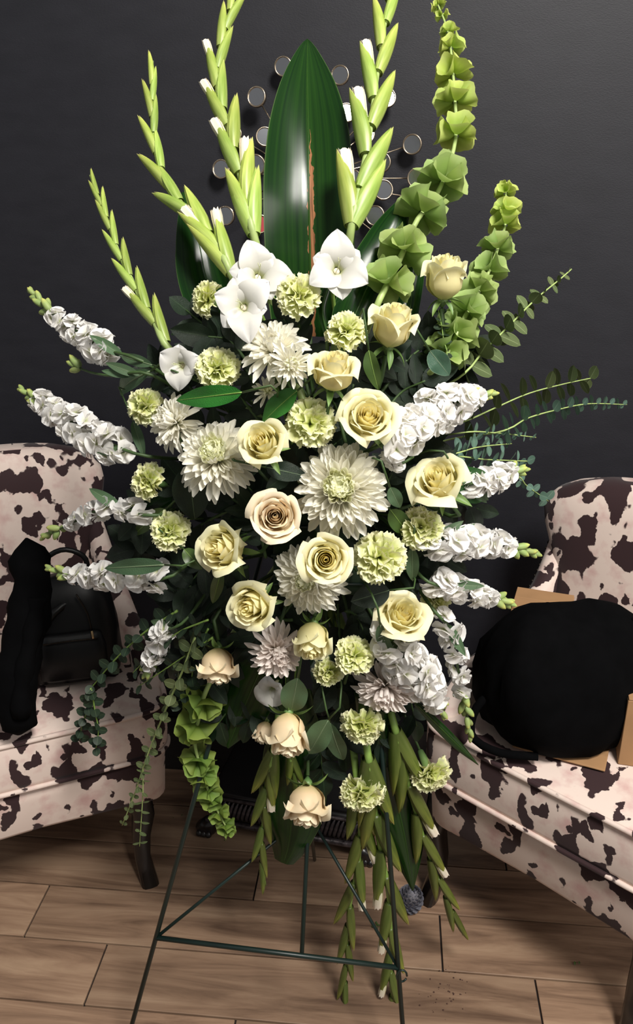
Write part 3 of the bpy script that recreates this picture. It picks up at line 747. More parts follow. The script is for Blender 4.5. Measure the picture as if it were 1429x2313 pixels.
def mum(px, py, r, ax, label, out='w', inn='c', n=150, maxphi=100, d=0.0, incfrac=.35, eye='b', flat=1.0, ecc=(0, 0)):
    c = srf(px, py, d); s = r*mpp(c); axis = scr(c, *ax)
    t = thing('chrysanthemum', label, 'chrysanthemum', c-axis*s*.25, 'white and cream chrysanthemums in the standing spray')
    rot = frame(axis, scr(c, 1, 0, .1)); rd = random.Random(int(px+py*7))
    for i in range(n):
        q = (i+.5)/n; th = i*2.39996+rd.uniform(-.12, .12)
        p0 = 15 if eye == 'b' else 8; phi = math.radians((p0+(maxphi-p0)*q**.62)+rd.uniform(-5, 5))
        L = lerp(.28, 1.0, q**.75)*rd.uniform(.86, 1.08)
        d0 = V((math.sin(phi)*math.cos(th), math.sin(phi)*math.sin(th), math.cos(phi)))
        # petal upper face looks towards the axis
        zz = V((-math.cos(phi)*math.cos(th), -math.cos(phi)*math.sin(th), math.sin(phi)))
        xx = d0.cross(zz)
        m3 = Matrix((xx, d0, zz)).transposed()
        typ = 0 if q < .18 else (1 if q < .42 else (2 if q < .78 else 3))
        fam = inn if q < incfrac else out
        wsc = lerp(.9, 1.05, q)/max(.45, L**.55)
        base = V((math.sin(phi)*math.cos(th)*.06, math.sin(phi)*math.sin(th)*.06, .12*math.cos(phi)))
        mm = M4(rot@(base*s), rot@m3, s*L) @ Matrix.Diagonal((wsc, 1, wsc, 1))
        obj('petal', RP[fam][typ], t, mat4=mm)
    obj('eye', eye_me if eye == 'b' else green_eye, t, mat4=M4(rot@V((0, 0, (.25 if eye == 'b' else .12)*s)), rot, s))
    stem_to_foam(t, V(t.location)-axis*s*.02, axis, .003, 'dstem')
mum(618, 782, 84, (-.05, .65, .75), 'white chrysanthemum with a green heart below the white gladiolus', 'w', 'w', 120, 92, eye='g', d=.0)
mum(658, 822, 56, (.25, .1, 1), 'small white chrysanthemum overlapping the lower right of the larger white one', 'w', 'c', 70, 92, eye='g', d=-.03, incfrac=.2)
mum(603, 882, 42, (-.1, .3, 1), 'sparse daisy like white chrysanthemum in the dark gap', 'w', 'c', 34, 86, eye='g', d=.02, incfrac=.4)
mum(384, 950, 74, (-.75, .25, .6), 'white chrysanthemum turned to the left behind the glossy leaf', 'w', 'w', 130, 104, eye='g')
mum(486, 1024, 100, (-.25, .4, .9), 'cream chrysanthemum with a reddish eye left of centre', 'w', 'c', 200, 104, incfrac=.38)
mum(768, 1100, 116, (-.05, .15, 1), 'largest cream white chrysanthemum in the centre of the spray', 'w', 'c', 230, 104, d=-.01, incfrac=.38)
mum(694, 1308, 92, (-.25, -.2, .95), 'cream chrysanthemum behind the central spiral rose', 'w', 'c', 180, 104, d=.02, incfrac=.3)
mum(630, 1476, 72, (.25, -.45, .85), 'blush white chrysanthemum at lower centre left', 'p', 'p', 120, 98, eye='g')
mum(868, 1565, 80, (-.1, -.75, .6), 'blush chrysanthemum facing down at lower right', 'p', 'p', 110, 100, eye='g')

# ------------------------------------------------------------------ stock
def floret_mesh(seed, n=11):
    rd = random.Random(seed); parts = []
    for i in range(n):
        q = (i+.5)/n; phi = math.radians(15+88*q**.8); th = i*2.39996+rd.uniform(-.2, .2); ph = rd.uniform(0, 6)
        L = rd.uniform(.85, 1.05)*lerp(.7, 1, q)
        def fn(u, v):
            w = .14+.48*math.sin(min(1, v*1.1)*PI/2)**1.4
            if v > .8: w *= .86
            return (u*w, .10*math.sin(3*u+ph)*v*v-.3*max(0, v-.5)**2, L*v*(1-.20*u*u*v))
        g = grid(5, 5, fn)
        d0 = V((math.sin(phi)*math.cos(th), math.sin(phi)*math.sin(th), math.cos(phi)))
        xv = Quaternion(d0, rd.uniform(-.5, .5)) @ V((-math.sin(th), math.cos(th), 0)); yv = d0.cross(xv)
        parts.append(xf(g, Matrix((xv, yv, d0)).transposed().to_4x4()))
    vs, fs, gs, fm = join(parts)
    return mesh('floret', vs, fs, MT['stock'], gs)
FLO = [floret_mesh(k, 10+k % 3) for k in range(5)]
def bud_me():
    parts = [lathe([(.02, -1.0), (.3, -.75), (.42, -.3), (.40, .2), (.26, .65), (.06, .95)], 8)]
    for k in range(len(parts[0][2])): parts[0][2][k] = (0, min(1, max(0, (parts[0][0][k].z+1)/2)), 0)
    return mesh('bud', parts[0][0], parts[0][1], MT['bud'], parts[0][2])
BUD = bud_me()
def leaf_me(mat, hw, fold, bend, wave=0, prof=None, nu=7, nv=11):
    g = leaf_grid(nu, nv, hw, fold, bend, wave, prof); return mesh('leaf', g[0], g[1], MT[mat], g[2])
STOCKLEAF = leaf_me('leafg', .13, .25, .35)
def perp(tan, a):
    x = tan.orthogonal().normalized(); y = tan.cross(x); return x*math.cos(a)+y*math.sin(a)
def stock(pts, label, R=50, nf=18, fr=(.3, 1.0), fs=25, nb=9, d=0.0, leaves=2, budlen=.26):
    """pts: tip to base in photo coordinates; R cluster radius, fs floret radius (photo px)"""
    P3 = [srf(x, y, d) for x, y in pts]; base = P3[-1]
    C3 = crv(P3, 40); k = mpp(C3[20])
    t = thing('stock', label, 'stock', base, 'white stock stems in the standing spray')
    org = base
    stalk = crv([p-org for p in P3]+back(base, org)+[FC+V((0, 0, (base.z-FC.z)*.5))-org], 26)
    obj('stem', mesh('stem', *tube(stalk, lambda q: .0018+.0016*q, 6)[:2], MT['dstem']), t)
    rd = random.Random(int(pts[0][0]*5+pts[0][1]))
    for i in range(nf):
        q = fr[0]+(fr[1]-fr[0])*(i+.5)/nf; j = min(38, int(q*39)); p = C3[j]; tan = (C3[j]-C3[j+1]).normalized()
        tc = (CAM-p).normalized()
        a = i*2.39996+rd.uniform(-.3, .3); dv = perp(tan, a)
        if dv.dot(tc) < -.25: dv = (dv - 2*tc*dv.dot(tc)*.9).normalized()
        sz = fs*1.22*k*rd.uniform(.85, 1.15)*lerp(.8, 1.05, min(1, (q-fr[0])*2.2))
        env = lerp(.55, 1, min(1, (q-fr[0])*3+.15))
        off = max(0, R*k*env-sz*.75)*rd.uniform(.6, 1.0)
        pos = p+dv*off
        ax = (dv*1.0+tan*.35+tc*.25).normalized()
        obj('floret', FLO[rd.randrange(5)], t, mat4=M4(pos-org, frame(ax, perp(ax, rd.uniform(0, 6))), sz))
    for i in range(nb):
        q = budlen*(i/nb)**1.1; j = min(38, int(q*39)); p = C3[j]; tan = (C3[j]-C3[j+1]).normalized(); a = i*2.39996; dv = perp(tan, a)
        ax = (tan*1.1+dv*(.3+.5*i/nb)).normalized(); sz = (9+6*i/nb)*k*1.5
        pos = p+ax*(8+16*i/nb)*k
        o = obj('bud', BUD, t, mat4=M4(pos-org, frame(ax), sz))
        obj('pedicel', mesh('pedicel', *tube([p-org, pos-org-ax*sz*.5], .0008, 5)[:2], MT['stem']), t)
    for i in range(leaves):
        j = 30+i*4; p = C3[min(38, j)]; tan = (C3[j-2]-C3[min(39, j+2)]).normalized(); dv = perp(tan, rd.uniform(0, 6))
        yv = (tan*.8+dv*.6).normalized(); zv = (CAM-p).normalized(); zv = (zv-yv*zv.dot(yv)).normalized(); m3 = Matrix((yv.cross(zv), yv, zv)).transposed()
        obj('leaf', STOCKLEAF, t, mat4=M4(p-org, m3, rd.uniform(70, 110)*k))
    return t
stock([(72, 660), (125, 715), (185, 755), (235, 790), (320, 815)], 'white stock stem pointing up left, highest on the left side', 48, 17, (.26, .78), 25, 11)
stock([(172, 826), (200, 840), (260, 850), (340, 846)], 'thin stock shoot with only a tiny bud cluster at the left', 8, 0, nb=7, fs=10, leaves=2, budlen=.12)
stock([(52, 882), (110, 920), (180, 965), (245, 1000), (330, 1030)], 'longest white stock stem reaching the left side at mid height', 56, 30, (.16, .85), 26, 11)
stock([(100, 1212), (165, 1180), (215, 1155), (290, 1150), (350, 1165)], 'sparse white stock stem crossing in front of the left chair back', 36, 11, (.28, .95), 24, 8)
stock([(115, 1285), (185, 1300), (255, 1300), (330, 1305), (390, 1300)], 'white stock stem hanging over the black backpack', 44, 15, (.18, .95), 27, 9)
stock([(330, 1520), (355, 1460), (375, 1425), (420, 1400)], 'small shaded white stock cluster above the eucalyptus at lower left', 34, 9, (.1, .75), 24, 5)
stock([(1108, 890), (1040, 905), (975, 935), (900, 985), (850, 1010)], 'large bright white stock cluster at the right beside the open yellow rose', 66, 30, (.14, .9), 29, 12)
stock([(1178, 1062), (1130, 1075), (1085, 1090), (1030, 1090)], 'white stock stem behind the round green leaf at right', 46, 14, (.18, .85), 26, 9)
stock([(1208, 1250), (1130, 1230), (1060, 1222), (985, 1225), (930, 1230)], 'white stock stem with long bud tip pointing right', 52, 20, (.26, .95), 27, 14, budlen=.3)
stock([(1150, 1362), (1085, 1342), (1025, 1325), (960, 1310)], 'white stock stem pointing at the black sack', 42, 13, (.22, .9), 26, 10)
stock([(1000, 1612), (975, 1560), (930, 1515), (890, 1450), (860, 1400)], 'dense white stock hanging down at the lower right', 68, 28, (.15, .85), 27, 9, d=-.01)
stock([(1062, 1662), (1045, 1570), (1030, 1490), (1015, 1420), (980, 1380)], 'trailing white stock stem with green buds over the right chair', 38, 10, (.35, .95), 24, 12, budlen=.45)
stock([(870, 1030), (885, 1045), (900, 1050), (930, 1030)], 'tiny white stock sprig above the big right hand rose', 16, 4, (.0, .6), 18, 0, leaves=0)

# ------------------------------------------------------------------ gladiolus spikes
def gbud_mesh(mat, seed):
    rd = random.Random(seed); bend = rd.uniform(.02, .12)
    rs = []
    n = 12
    for j in range(n):
        v = j/(n-1); r = .115*math.sin(PI*min(1, .16+.84*v)**.85)**.8 if v < 1 else .002
        r = max(.002, .092*(math.sin(PI*(.22+.78*v**1.0))**.8)) if v < .999 else .002
        cx = bend*v*v
        rs.append([V((cx+r*.8*math.cos(2*PI*k/10), r*1.0*math.sin(2*PI*k/10), v)) for k in range(10)])
    a = rings(rs)
    # outer sheath: an open half shell wrapped round the outer side
    def fn(u, v):
        r = .104*(math.sin(PI*(.22+.78*v**1.0))**.75) if v < .999 else .002
        an = u*1.9*(1-.25*v)
        return (bend*v*v*1.25+r*.9*math.cos(an)+.006, r*1.05*math.sin(an), v*1.03-.01)
    b = grid(9, 10, fn)
    vs, fs, gs, fm = join([a, b])
    return mesh('bud', vs, fs, MT[mat], gs)
GB = {'spathe': [gbud_mesh('spathe', k) for k in range(4)], 'spathelow': [gbud_mesh('spathelow', k+9) for k in range(4)]}
def gtip():
    parts = []
    for k in range(4):
        def fn(u, v):
            r = .062*(.8+.35*v)*(1 if v < .8 else .85)+.01*math.sin(6*u+k); an = k*PI/2+u*.95
            return (.02+.04*v+r*math.cos(an), r*math.sin(an), .58+.42*v+.03*math.sin(9*u+k*2)*(v > .9))
        parts.append(grid(6, 5, fn))
    vs, fs, gs, fm = join(parts); return mesh('petal_tip', vs, fs, MT['gladtip'], gs)
GTIP = gtip()
def glad_spike(pts, label, L0=60, L1=120, n=9, mat='spathe', d=0.035, white=(), wid=1.0, start=1, splay=.11, gap=.48):
    """pts tip -> base"""
    P3 = [srf(x, y, d) for x, y in pts]; base = P3[-1]; C3 = crv(P3, 60); k = mpp(C3[30])
    t = thing('gladiolus_spike', label, 'gladiolus', base, 'gladiolus spikes in the standing spray')
    ext = FC+V((0, .0, max(-.1, min(.1, base.z-FC.z))))
    st = crv([p-base for p in P3]+back(base, base)+[ext-base], 44)
    obj('stem', mesh('stem', *tube(st, lambda q: .0012+.005*min(1, q*1.5), 8)[:2], MT['bstem' if mat == 'spathe' else 'stem']), t)
    L = sum((C3[i+1]-C3[i]).length for i in range(59))/k   # length in px
    s = 0; i = 0
    while i < n:
        q = s/L
        if q > 1: break
        j = min(58, int(q*59)); tan = (C3[max(0, j-1)]-C3[j+1]).normalized()
        ln = lerp(L0, L1, min(1, q*1.3))
        # bud base sits further down the stem, its tip reaches along it
        jb = min(58, int(min(1, (s+ln*.9)/L)*59)); p = C3[jb]; tan2 = (C3[max(0, jb-2)]-C3[min(59, jb+1)]).normalized()
        tc = (CAM-p).normalized(); side = tan2.cross(tc).normalized()*(1 if (i+start) % 2 else -1)
        ang = lerp(.05, splay, min(1, q*2)) if i else 0
        ax = (tan2*math.cos(ang)+side*math.sin(ang)+tc*.03).normalized()
        xv = side+tc*.25
        rot = frame(ax, xv)
        w = wid*lerp(.85, 1.15, min(1, q*1.5))
        mm = M4(p-base, rot, ln*k*1.12) @ Matrix.Diagonal((w, w*1.0, 1, 1))
        o = obj('bud', GB[mat][i % 4], t, mat4=mm)
        if i in white: obj('petal_tip', GTIP, o, label='white petals pushing out of the bud')
        s += ln*gap; i += 1
    return t
glad_spike([(203, 396), (236, 480), (268, 570), (312, 662), (350, 730), (388, 795)], 'leftmost lime gladiolus spike leaning left', 70, 105, 11, white=(9,))
glad_spike([(345, 138), (343, 240), (352, 340), (385, 430), (440, 490), (490, 555), (525, 625)], 'curving lime gladiolus spike, second from the left', 80, 130, 14, white=(10, 11), wid=1.1, start=0)
glad_spike([(540, -70), (518, 30), (495, 120), (492, 205), (515, 290), (538, 380), (557, 460), (575, 540)], 'tall gladiolus spike cut by the top edge left of the big leaf', 95, 135, 14, white=(5, 7, 9, 10), wid=1.15)
glad_spike([(890, -70), (872, 40), (856, 140), (842, 240), (830, 330), (812, 420), (792, 520)], 'gladiolus spike with opening white buds right of the big leaf', 120, 150, 12, white=(4, 6, 8), wid=1.2, start=0, splay=.2, gap=.55)
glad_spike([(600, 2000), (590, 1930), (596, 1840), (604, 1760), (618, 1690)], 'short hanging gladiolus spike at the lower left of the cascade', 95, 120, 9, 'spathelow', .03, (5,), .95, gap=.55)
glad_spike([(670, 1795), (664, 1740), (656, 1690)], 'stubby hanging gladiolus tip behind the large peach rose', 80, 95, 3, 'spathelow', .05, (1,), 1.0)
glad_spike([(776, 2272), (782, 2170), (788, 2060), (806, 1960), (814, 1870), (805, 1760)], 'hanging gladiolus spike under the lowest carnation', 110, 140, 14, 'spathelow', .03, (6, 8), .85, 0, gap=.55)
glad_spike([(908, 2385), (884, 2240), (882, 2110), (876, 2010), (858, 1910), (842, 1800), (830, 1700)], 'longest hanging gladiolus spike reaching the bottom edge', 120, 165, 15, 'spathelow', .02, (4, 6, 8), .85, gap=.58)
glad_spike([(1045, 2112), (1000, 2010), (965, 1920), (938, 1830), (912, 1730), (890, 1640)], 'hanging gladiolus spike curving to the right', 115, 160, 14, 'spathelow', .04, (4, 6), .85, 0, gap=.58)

# open gladiolus blooms
def tepal_me(seed, hw, flare):
    rd = random.Random(seed); ph = rd.uniform(0, 6)
    def fn(u, v):
        w = hw*1.25*math.sin(PI*(.10+.895*v**1.0))**.85
        a = flare*v**1.5
        r = .12+.30*v+.75*flare*max(0, v-.15)**1.6
        z = 1.0*v-.55*flare*v**3-.05*math.exp(-(u/.15)**2)*v
        dz = u*u*w*(.35-.9*v**2)*.6+.03*math.sin(7*v+4*u+ph)*v
        return (u*w, r-dz*.7, z+dz*.7)
    g = grid(9, 12, fn); return mesh('tepal', g[0], g[1], MT['glad'], g[2])
TEP = [tepal_me(k, .40+.05*(k % 2), .95+.15*(k % 3)) for k in range(6)]
def glad_bloom(px, py, r, ax, label, d=0.0, open_=1.0, roll=0, stam=True):
    c = srf(px, py, d); s = r*mpp(c)*1.05; axis = scr(c, *ax); base = c-axis*s*.55
    t = thing('gladiolus_bloom', label, 'gladiolus', base, 'open white gladiolus blooms')
    rot = frame(axis, scr(c, math.cos(roll), math.sin(roll), .05))
    for k in range(6):
        m = Matrix.Rotation(k*PI/3+(.08 if k % 2 else -.05), 4, 'Z')
        sc_ = (1.08, .86, 1.0, .9, 1.12, .84)[(k+int(py)) % 6]
        obj('tepal', TEP[(k+int(px)) % 6], t, mat4=M4((0, 0, 0), rot, s*sc_) @ m @ Matrix.Diagonal((1.05, open_, 1, 1)))
    obj('throat', mesh('throat', *(lambda g: (g[0], g[1], MT['gladtip'], g[2]))(lathe([(.05, -.45), (.09, -.25), (.12, -.05), (.1, .02)], 10))), t, mat4=M4((0, 0, 0), rot, s))
    if stam:
        for k in range(3):
            e = V((.05*math.cos(k*2.1), .05*math.sin(k*2.1)+.12, .85))
            obj('stamen', mesh('stamen', *tube(crv([V((0, 0, 0)), V((.03, .05, .5)), e], 8), .012, 5)[:2], MT['gladtip']), t, mat4=M4((0, 0, 0), rot, s))
    stem_to_foam(t, base-axis*s*.4, axis, .003, 'stem')
glad_bloom(586, 612, 66, (.1, .35, .85), 'white gladiolus bloom upper left, the farther of the overlapping pair', .01, 1.0, .4)
glad_bloom(546, 686, 66, (-.1, .2, .9), 'white gladiolus bloom in front of the overlapping upper left pair', -.03, 1.0, 1.3)
glad_bloom(764, 600, 68, (.1, .3, .95), 'star shaped white gladiolus bloom right of the big leaf base', -.02, 1.0, .1)
glad_bloom(402, 826, 56, (-.3, .0, .85), 'white gladiolus bloom at the foot of the leftmost spike', -.01, .8, 1.0)
glad_bloom(608, 1568, 52, (-.3, -.5, .6), 'wilting pale gladiolus bloom in shade above the large peach rose', .02, .7, .3, False)

# ------------------------------------------------------------------ bells of Ireland
def bell_me(mat, seed):
    rd = random.Random(seed); ph = rd.uniform(0, 6)
    n = 20; rs = []
    for j in range(7):
        v = j/6
        rg = []
        for k in range(n):
            a = 2*PI*k/n
            r = .14+.66*v**.6+.14*v**4; r *= 1+.07*v**3*math.cos(5*a)+.10*v*math.sin(2*a+ph)
            z = 1.05*v**.9+.05*v**3*math.cos(5*a+.3)+.09*v*math.sin(3*a+ph)
            rg.append(V((r*math.cos(a), r*.85*math.sin(a), z)))
        rs.append(rg)
    g = rings(rs, False); return mesh('bell', g[0], g[1], MT[mat], g[2])
BELL = {m: [bell_me(m, k) for k in range(4)] for m in ('bell', 'belltop', 'belllow')}
def bells(pts, whorls, label, mats, d=0.0, up=1):
    P3 = [srf(x, y, d) for x, y in pts]; base = P3[-1]; C3 = crv(P3, 60); k = mpp(C3[30])
    t = thing('bells_of_ireland', label, 'bells of ireland', base, 'bells of Ireland stems')
    st = crv([p-base for p in P3]+back(base, base)+[FC-base], 54)
    obj('stem', mesh('stem', *tube(st, lambda q: .0014+.0034*min(1, q*1.6), 8)[:2], MT['bstem']), t)
    rd = random.Random(int(pts[0][0]))
    for wi, (q, sz, nb) in enumerate(whorls):
        j = max(1, min(58, int(q*59))); p = C3[j]; tan = (C3[j-1]-C3[j+1]).normalized()
        m = mats[0] if q < mats[2] else mats[1]
        for b in range(nb):
            a = 2*PI*b/nb+wi*.9+rd.uniform(-.2, .2); dv = perp(tan, a)
            ax = (dv+tan*rd.uniform(.0, .8)*up).normalized(); s = sz*k*rd.uniform(.85, 1.1)
            obj('bell', BELL[m][rd.randrange(4)], t, mat4=M4(p+dv*.003-base, frame(ax, perp(ax, rd.uniform(0, 6))), s))
    return t
bells([(985, 2), (1012, 75), (1022, 160), (1027, 230), (1030, 300), (1015, 370), (985, 440), (940, 500), (905, 580), (870, 650), (845, 705)],
      [(.0, 9, 4), (.03, 11, 5), (.06, 10, 4), (.105, 14, 5), (.165, 22, 5), (.245, 30, 5), (.335, 33, 5), (.44, 34, 5), (.58, 42, 6), (.70, 42, 6), (.82, 40, 6), (.93, 38, 6)],
      'tall bells of Ireland stem rising to the top at right', ('belltop', 'bell', .5), .05)
bells([(1140, 412), (1142, 450), (1142, 500), (1128, 550), (1105, 610), (1080, 660), (1050, 715), (1015, 785), (985, 830)],
      [(.0, 9, 4), (.06, 18, 5), (.14, 22, 5), (.22, 26, 5), (.35, 30, 5), (.47, 30, 5), (.58, 32, 6), (.70, 34, 6), (.83, 36, 6), (.93, 34, 5)],
      'shorter bells of Ireland stem right of the highest rose', ('belltop', 'bell', .3), .04)
bells([(520, 1885), (490, 1830), (468, 1780), (450, 1725), (440, 1670), (455, 1600), (470, 1550)],
      [(.0, 10, 4), (.08, 16, 5), (.16, 18, 5), (.24, 20, 5), (.32, 22, 5), (.42, 26, 5), (.52, 28, 6), (.74, 34, 6), (.93, 34, 6)],
      'bells of Ireland stem hanging at the lower left', ('belllow', 'belllow', .5), .04, 1)

# ------------------------------------------------------------------ blade (cast iron plant) leaves
def mat_torn():
    m = MT['blade'].copy(); m.name = 'blade_leaf_torn'; nt = m.node_tree; L = nt.links.new
    bs = nt.nodes['Principled BSDF']; src = bs.inputs['Base Color'].links[0].from_socket
    at_ = N(nt, 'ShaderNodeAttribute'); at_.attribute_name = 'grad'; mp = N(nt, 'ShaderNodeMapping'); mp.inputs['Scale'].default_value = (1, 6, 1)
    no = N(nt, 'ShaderNodeTexNoise'); no.inputs['Scale'].default_value = 4; L(at_.outputs['Vector'], mp.inputs[0]); L(mp.outputs[0], no.inputs['Vector'])
    sp = N(nt, 'ShaderNodeSeparateXYZ'); L(at_.outputs['Vector'], sp.inputs[0])
    def mth(op, a, b=None):
        n = N(nt, 'ShaderNodeMath'); n.operation = op
        for i, x in enumerate((a, b)):
            if x is None: continue
            if isinstance(x, (int, float)): n.inputs[i].default_value = x
            else: L(x, n.inputs[i])
        return n.outputs[0]
    u = mth('ADD', sp.outputs[0], mth('MULTIPLY', mth('SUBTRACT', no.outputs[0], .5), .25))
    off = mth('ABSOLUTE', mth('SUBTRACT', u, .05))
    wv = mth('MULTIPLY', mth('SUBTRACT', .64, sp.outputs[1]), .30)     # widens downwards from the tip of the tear
    wv = mth('MINIMUM', wv, .075)
    mask = mth('GREATER_THAN', wv, off)
    mx = N(nt, 'ShaderNodeMixRGB'); L(mask, mx.inputs[0]); L(src, mx.inputs[1])
    n2 = N(nt, 'ShaderNodeTexNoise'); n2.inputs['Scale'].default_value = 3
    mp2 = N(nt, 'ShaderNodeMapping'); mp2.inputs['Scale'].default_value = (30, 3, 1); L(at_.outputs['Vector'], mp2.inputs[0]); L(mp2.outputs[0], n2.inputs['Vector'])
    r = ramp(nt, [(.35, rgb(96, 60, 40)), (.6, rgb(176, 122, 84))]); L(n2.outputs[0], r.inputs[0]); L(r.outputs[0], mx.inputs[2])
    L(mx.outputs[0], bs.inputs['Base Color'])
    return m
MT['bladet'] = mat_torn()
def blade(pts, wprof, label, d=0.0, mat='blade', fold=.18, tilt=0, dd=None, tipcurl=0, Ys=None):
    """pts base->tip px; wprof half widths px"""
    n = 34
    P3 = [srf(x, y, (d if dd is None else lerp(dd[0], dd[1], i/(len(pts)-1)))) for i, (x, y) in enumerate(pts)]
    if Ys: P3 = [at(x, y, q) for (x, y), q in zip(pts, Ys)]
    base = P3[0]; C3 = crv(P3, n)
    t = thing('blade_leaf', label, 'leaf', base, 'long dark blade leaves')
    def wat(v):
        x = v*(len(wprof)-1); i = min(len(wprof)-2, int(x)); f = x-i; a, b, c, e = wprof[max(0, i-1)], wprof[i], wprof[i+1], (wprof[i+2] if i+2 < len(wprof) else 2*wprof[i+1]-wprof[i]); return max(.5, 0.5*(2*b+(c-a)*f+(2*a-5*b+4*c-e)*f*f+(3*b-a-3*c+e)*f**3))
    vs = []; gs = []; fs = []; nu = 13
    for j, p in enumerate(C3):
        v = j/(n-1); tan = (C3[min(n-1, j+1)]-C3[max(0, j-1)]).normalized(); tc = (CAM-p).normalized()
        side = tan.cross(tc).normalized(); nor = side.cross(tan)
        if nor.dot(tc) < 0: nor = -nor
        side = Quaternion(tan, tilt) @ side; nor = Quaternion(tan, tilt) @ nor
        w = wat(v)*mpp(p)/max(.3, math.cos(tilt))
        for i in range(nu):
            u = -1+2*i/(nu-1)
            z = 2.2*fold*w*(abs(u)**2)-abs(fold)*w*math.exp(-(u/.06)**2)*.25+.05*w*math.sin(v*9+u*2)-tipcurl*max(0, v-.93)**2*6
            vs.append(p-base+side*(u*w)+nor*z); gs.append((u, v, 0))
    for j in range(n-1):
        for i in range(nu-1):
            a = j*nu+i; fs.append((a, a+1, a+nu+1, a+nu))
    bl = obj('blade', mesh('blade', vs, fs, MT[mat], gs), t)
    sd = crv([V((0, 0, 0)), (FC-base)*.5+V((0, .02, 0)), FC-base], 8)
    obj('stem', mesh('stem', *tube(sd, .003, 6)[:2], MT['dstem']), t)
    mid = [v for v in crv([vs[j*nu+nu//2] for j in range(n)], 30)]
    obj('midrib', mesh('midrib', *tube(mid, lambda q: .0022*(1-.8*q), 5)[:2], MT['blade']), bl)
blade([(700, 760), (700, 600), (697, 450), (696, 320), (694, 200), (694, 78)], [84, 96, 101, 98, 83, 50, 1], 'tall broad dark green leaf with a brown tear at top centre', .09, 'bladet', .12, 0, tipcurl=.25, Ys=(1.20, 1.203, 1.215, 1.248, 1.295, 1.36))
blade([(545, 820), (505, 730), (470, 640), (450, 550), (432, 490), (413, 434)], [30, 50, 60, 56, 36, 3], 'dark blade leaf at the upper left behind the gladiolus spikes', .10, 'blade', -.12, .3)
blade([(780, 760), (815, 680), (850, 610), (885, 540), (925, 430)], [40, 54, 58, 44, 2], 'dark blade leaf at upper right with its tip by the wall mirrors', .09, 'blade', -.15, .2)
blade([(915, 770), (925, 700), (937, 620), (940, 560), (935, 515)], [20, 27, 27, 22, 4], 'shiny narrow blade leaf behind the highest rose', .08, 'blade', -.2, .45)
blade([(668, 1560), (665, 1700), (660, 1810), (652, 1900), (640, 1950)], [30, 62, 76, 70, 22], 'wide round tipped blade leaf hanging at bottom centre', .07, 'blade', -.1, 0)
blade([(830, 1560), (862, 1680), (890, 1790), (915, 1900), (932, 2012)], [30, 52, 56, 44, 2], 'dark pointed blade leaf hanging beside the longest gladiolus', .05, 'blade', -.15, 0)
blade([(620, 1450), (580, 1530), (545, 1610), (514, 1690)], [20, 60, 52, 2], 'dark triangular blade leaf under the hanging peach rose at left', .06, 'blade', -.1, .1)
blade([(940, 1590), (990, 1640), (1035, 1685), (1080, 1728)], [6, 11, 10, 1], 'thin green blade leaf pointing over the right chair seat', .01, 'blade', -.2, 0)
blade([(440, 1110), (380, 1150), (320, 1200), (268, 1245)], [22, 40, 36, 3], 'dark glossy blade leaf behind the left carnations', .08, 'blade', -.2, -.3)
blade([(740, 760), (728, 700), (742, 640), (758, 560)], [8, 9, 7, 2], 'slender green blade beside the star shaped gladiolus bloom', .03, 'blade', -.2, 0)

# ------------------------------------------------------------------ single broad leaves
LEAFM = {}
def broad(name, bpx, tpx, hw, label, mat, d=0.0, dt=None, bend=.3, fold=.25, roll=0, cat='leaf'):
    b = srf(*bpx, d); tp = srf(*tpx, d if dt is None else dt); ln = (tp-b).length; r = hw*mpp(b)/ln
    t = thing(name, label, cat, b, 'single leaves among the flowers')
    yv = (tp-b).normalized(); tc = (CAM-b).normalized(); zv = (tc-yv*tc.dot(yv)).normalized(); zv = Quaternion(yv, roll) @ zv
    m3 = Matrix((yv.cross(zv), yv, zv)).transposed()
    g = leaf_grid(9, 14, r, fold, bend, .15, prof=lambda v: math.sin(PI*min(1, v**.82))**.72 if v < 1 else 0, seed=bpx[0])
    o = obj('blade', mesh('leaf_blade', g[0], g[1], MT[mat], g[2]), t, mat4=M4((0, 0, 0), m3, ln*1.04))
    mid = [g[0][j*9+4]+V((0, 0, .002)) for j in range(14)]
    obj('midrib', mesh('midrib', *tube(mid, lambda q: .010*(1-.8*q), 5)[:2], MT['stem' if mat in ('leafb', 'leafolive') else 'leafg']), o)
    stem_to_foam(t, b, yv, .0016)
broad('salal_leaf', (548, 886), (394, 905), 24, 'bright glossy green leaf lying across under the cream green carnation', 'leafb', -.02, bend=.15)
broad('salal_leaf', (672, 882), (586, 950), 27, 'yellow green leaf pointing down left at the central carnation', 'leafb', -.0, roll=.5)
broad('salal_leaf', (1028, 1060), (1100, 1132), 42, 'round bright green leaf at the right of the big rose', 'leafb', -.0, bend=.2)
broad('salal_leaf', (425, 1050), (440, 1176), 42, 'dark green pointed leaf below the reddish eyed chrysanthemum', 'leafd', .02)
broad('rose_leaf', (970, 792), (1014, 848), 24, 'blue green rose leaf under the highest rose', 'leafblue', .0, bend=.15)
broad('salal_leaf', (880, 1333), (795, 1358), 28, 'dark oval leaf left of the folded rose', 'leafd', .0)
broad('eucalyptus_leaf', (672, 1530), (655, 1618), 30, 'grey green oval leaf above the large peach rose', 'leafg', .0)
broad('salal_leaf', (742, 1625), (692, 1712), 27, 'grey green leaf at the right of the large peach rose', 'leafg', .0)
broad('salal_leaf', (745, 1632), (770, 1730), 24, 'dark grey green leaf hanging left of the upper hanging carnation', 'leafg', .01, roll=.4)
broad('stock_leaf', (372, 1276), (232, 1284), 19, 'long grey green leaf crossing the left white stocks', 'leafg', -.04, bend=.1)
broad('stock_leaf', (340, 838), (212, 895), 20, 'curled grey green stock leaf at the far left', 'leafg', .0, bend=.7, roll=.3)
broad('stock_leaf', (345, 825), (260, 800), 13, 'narrow green stock leaf beside the highest left stock', 'leafg', .0)
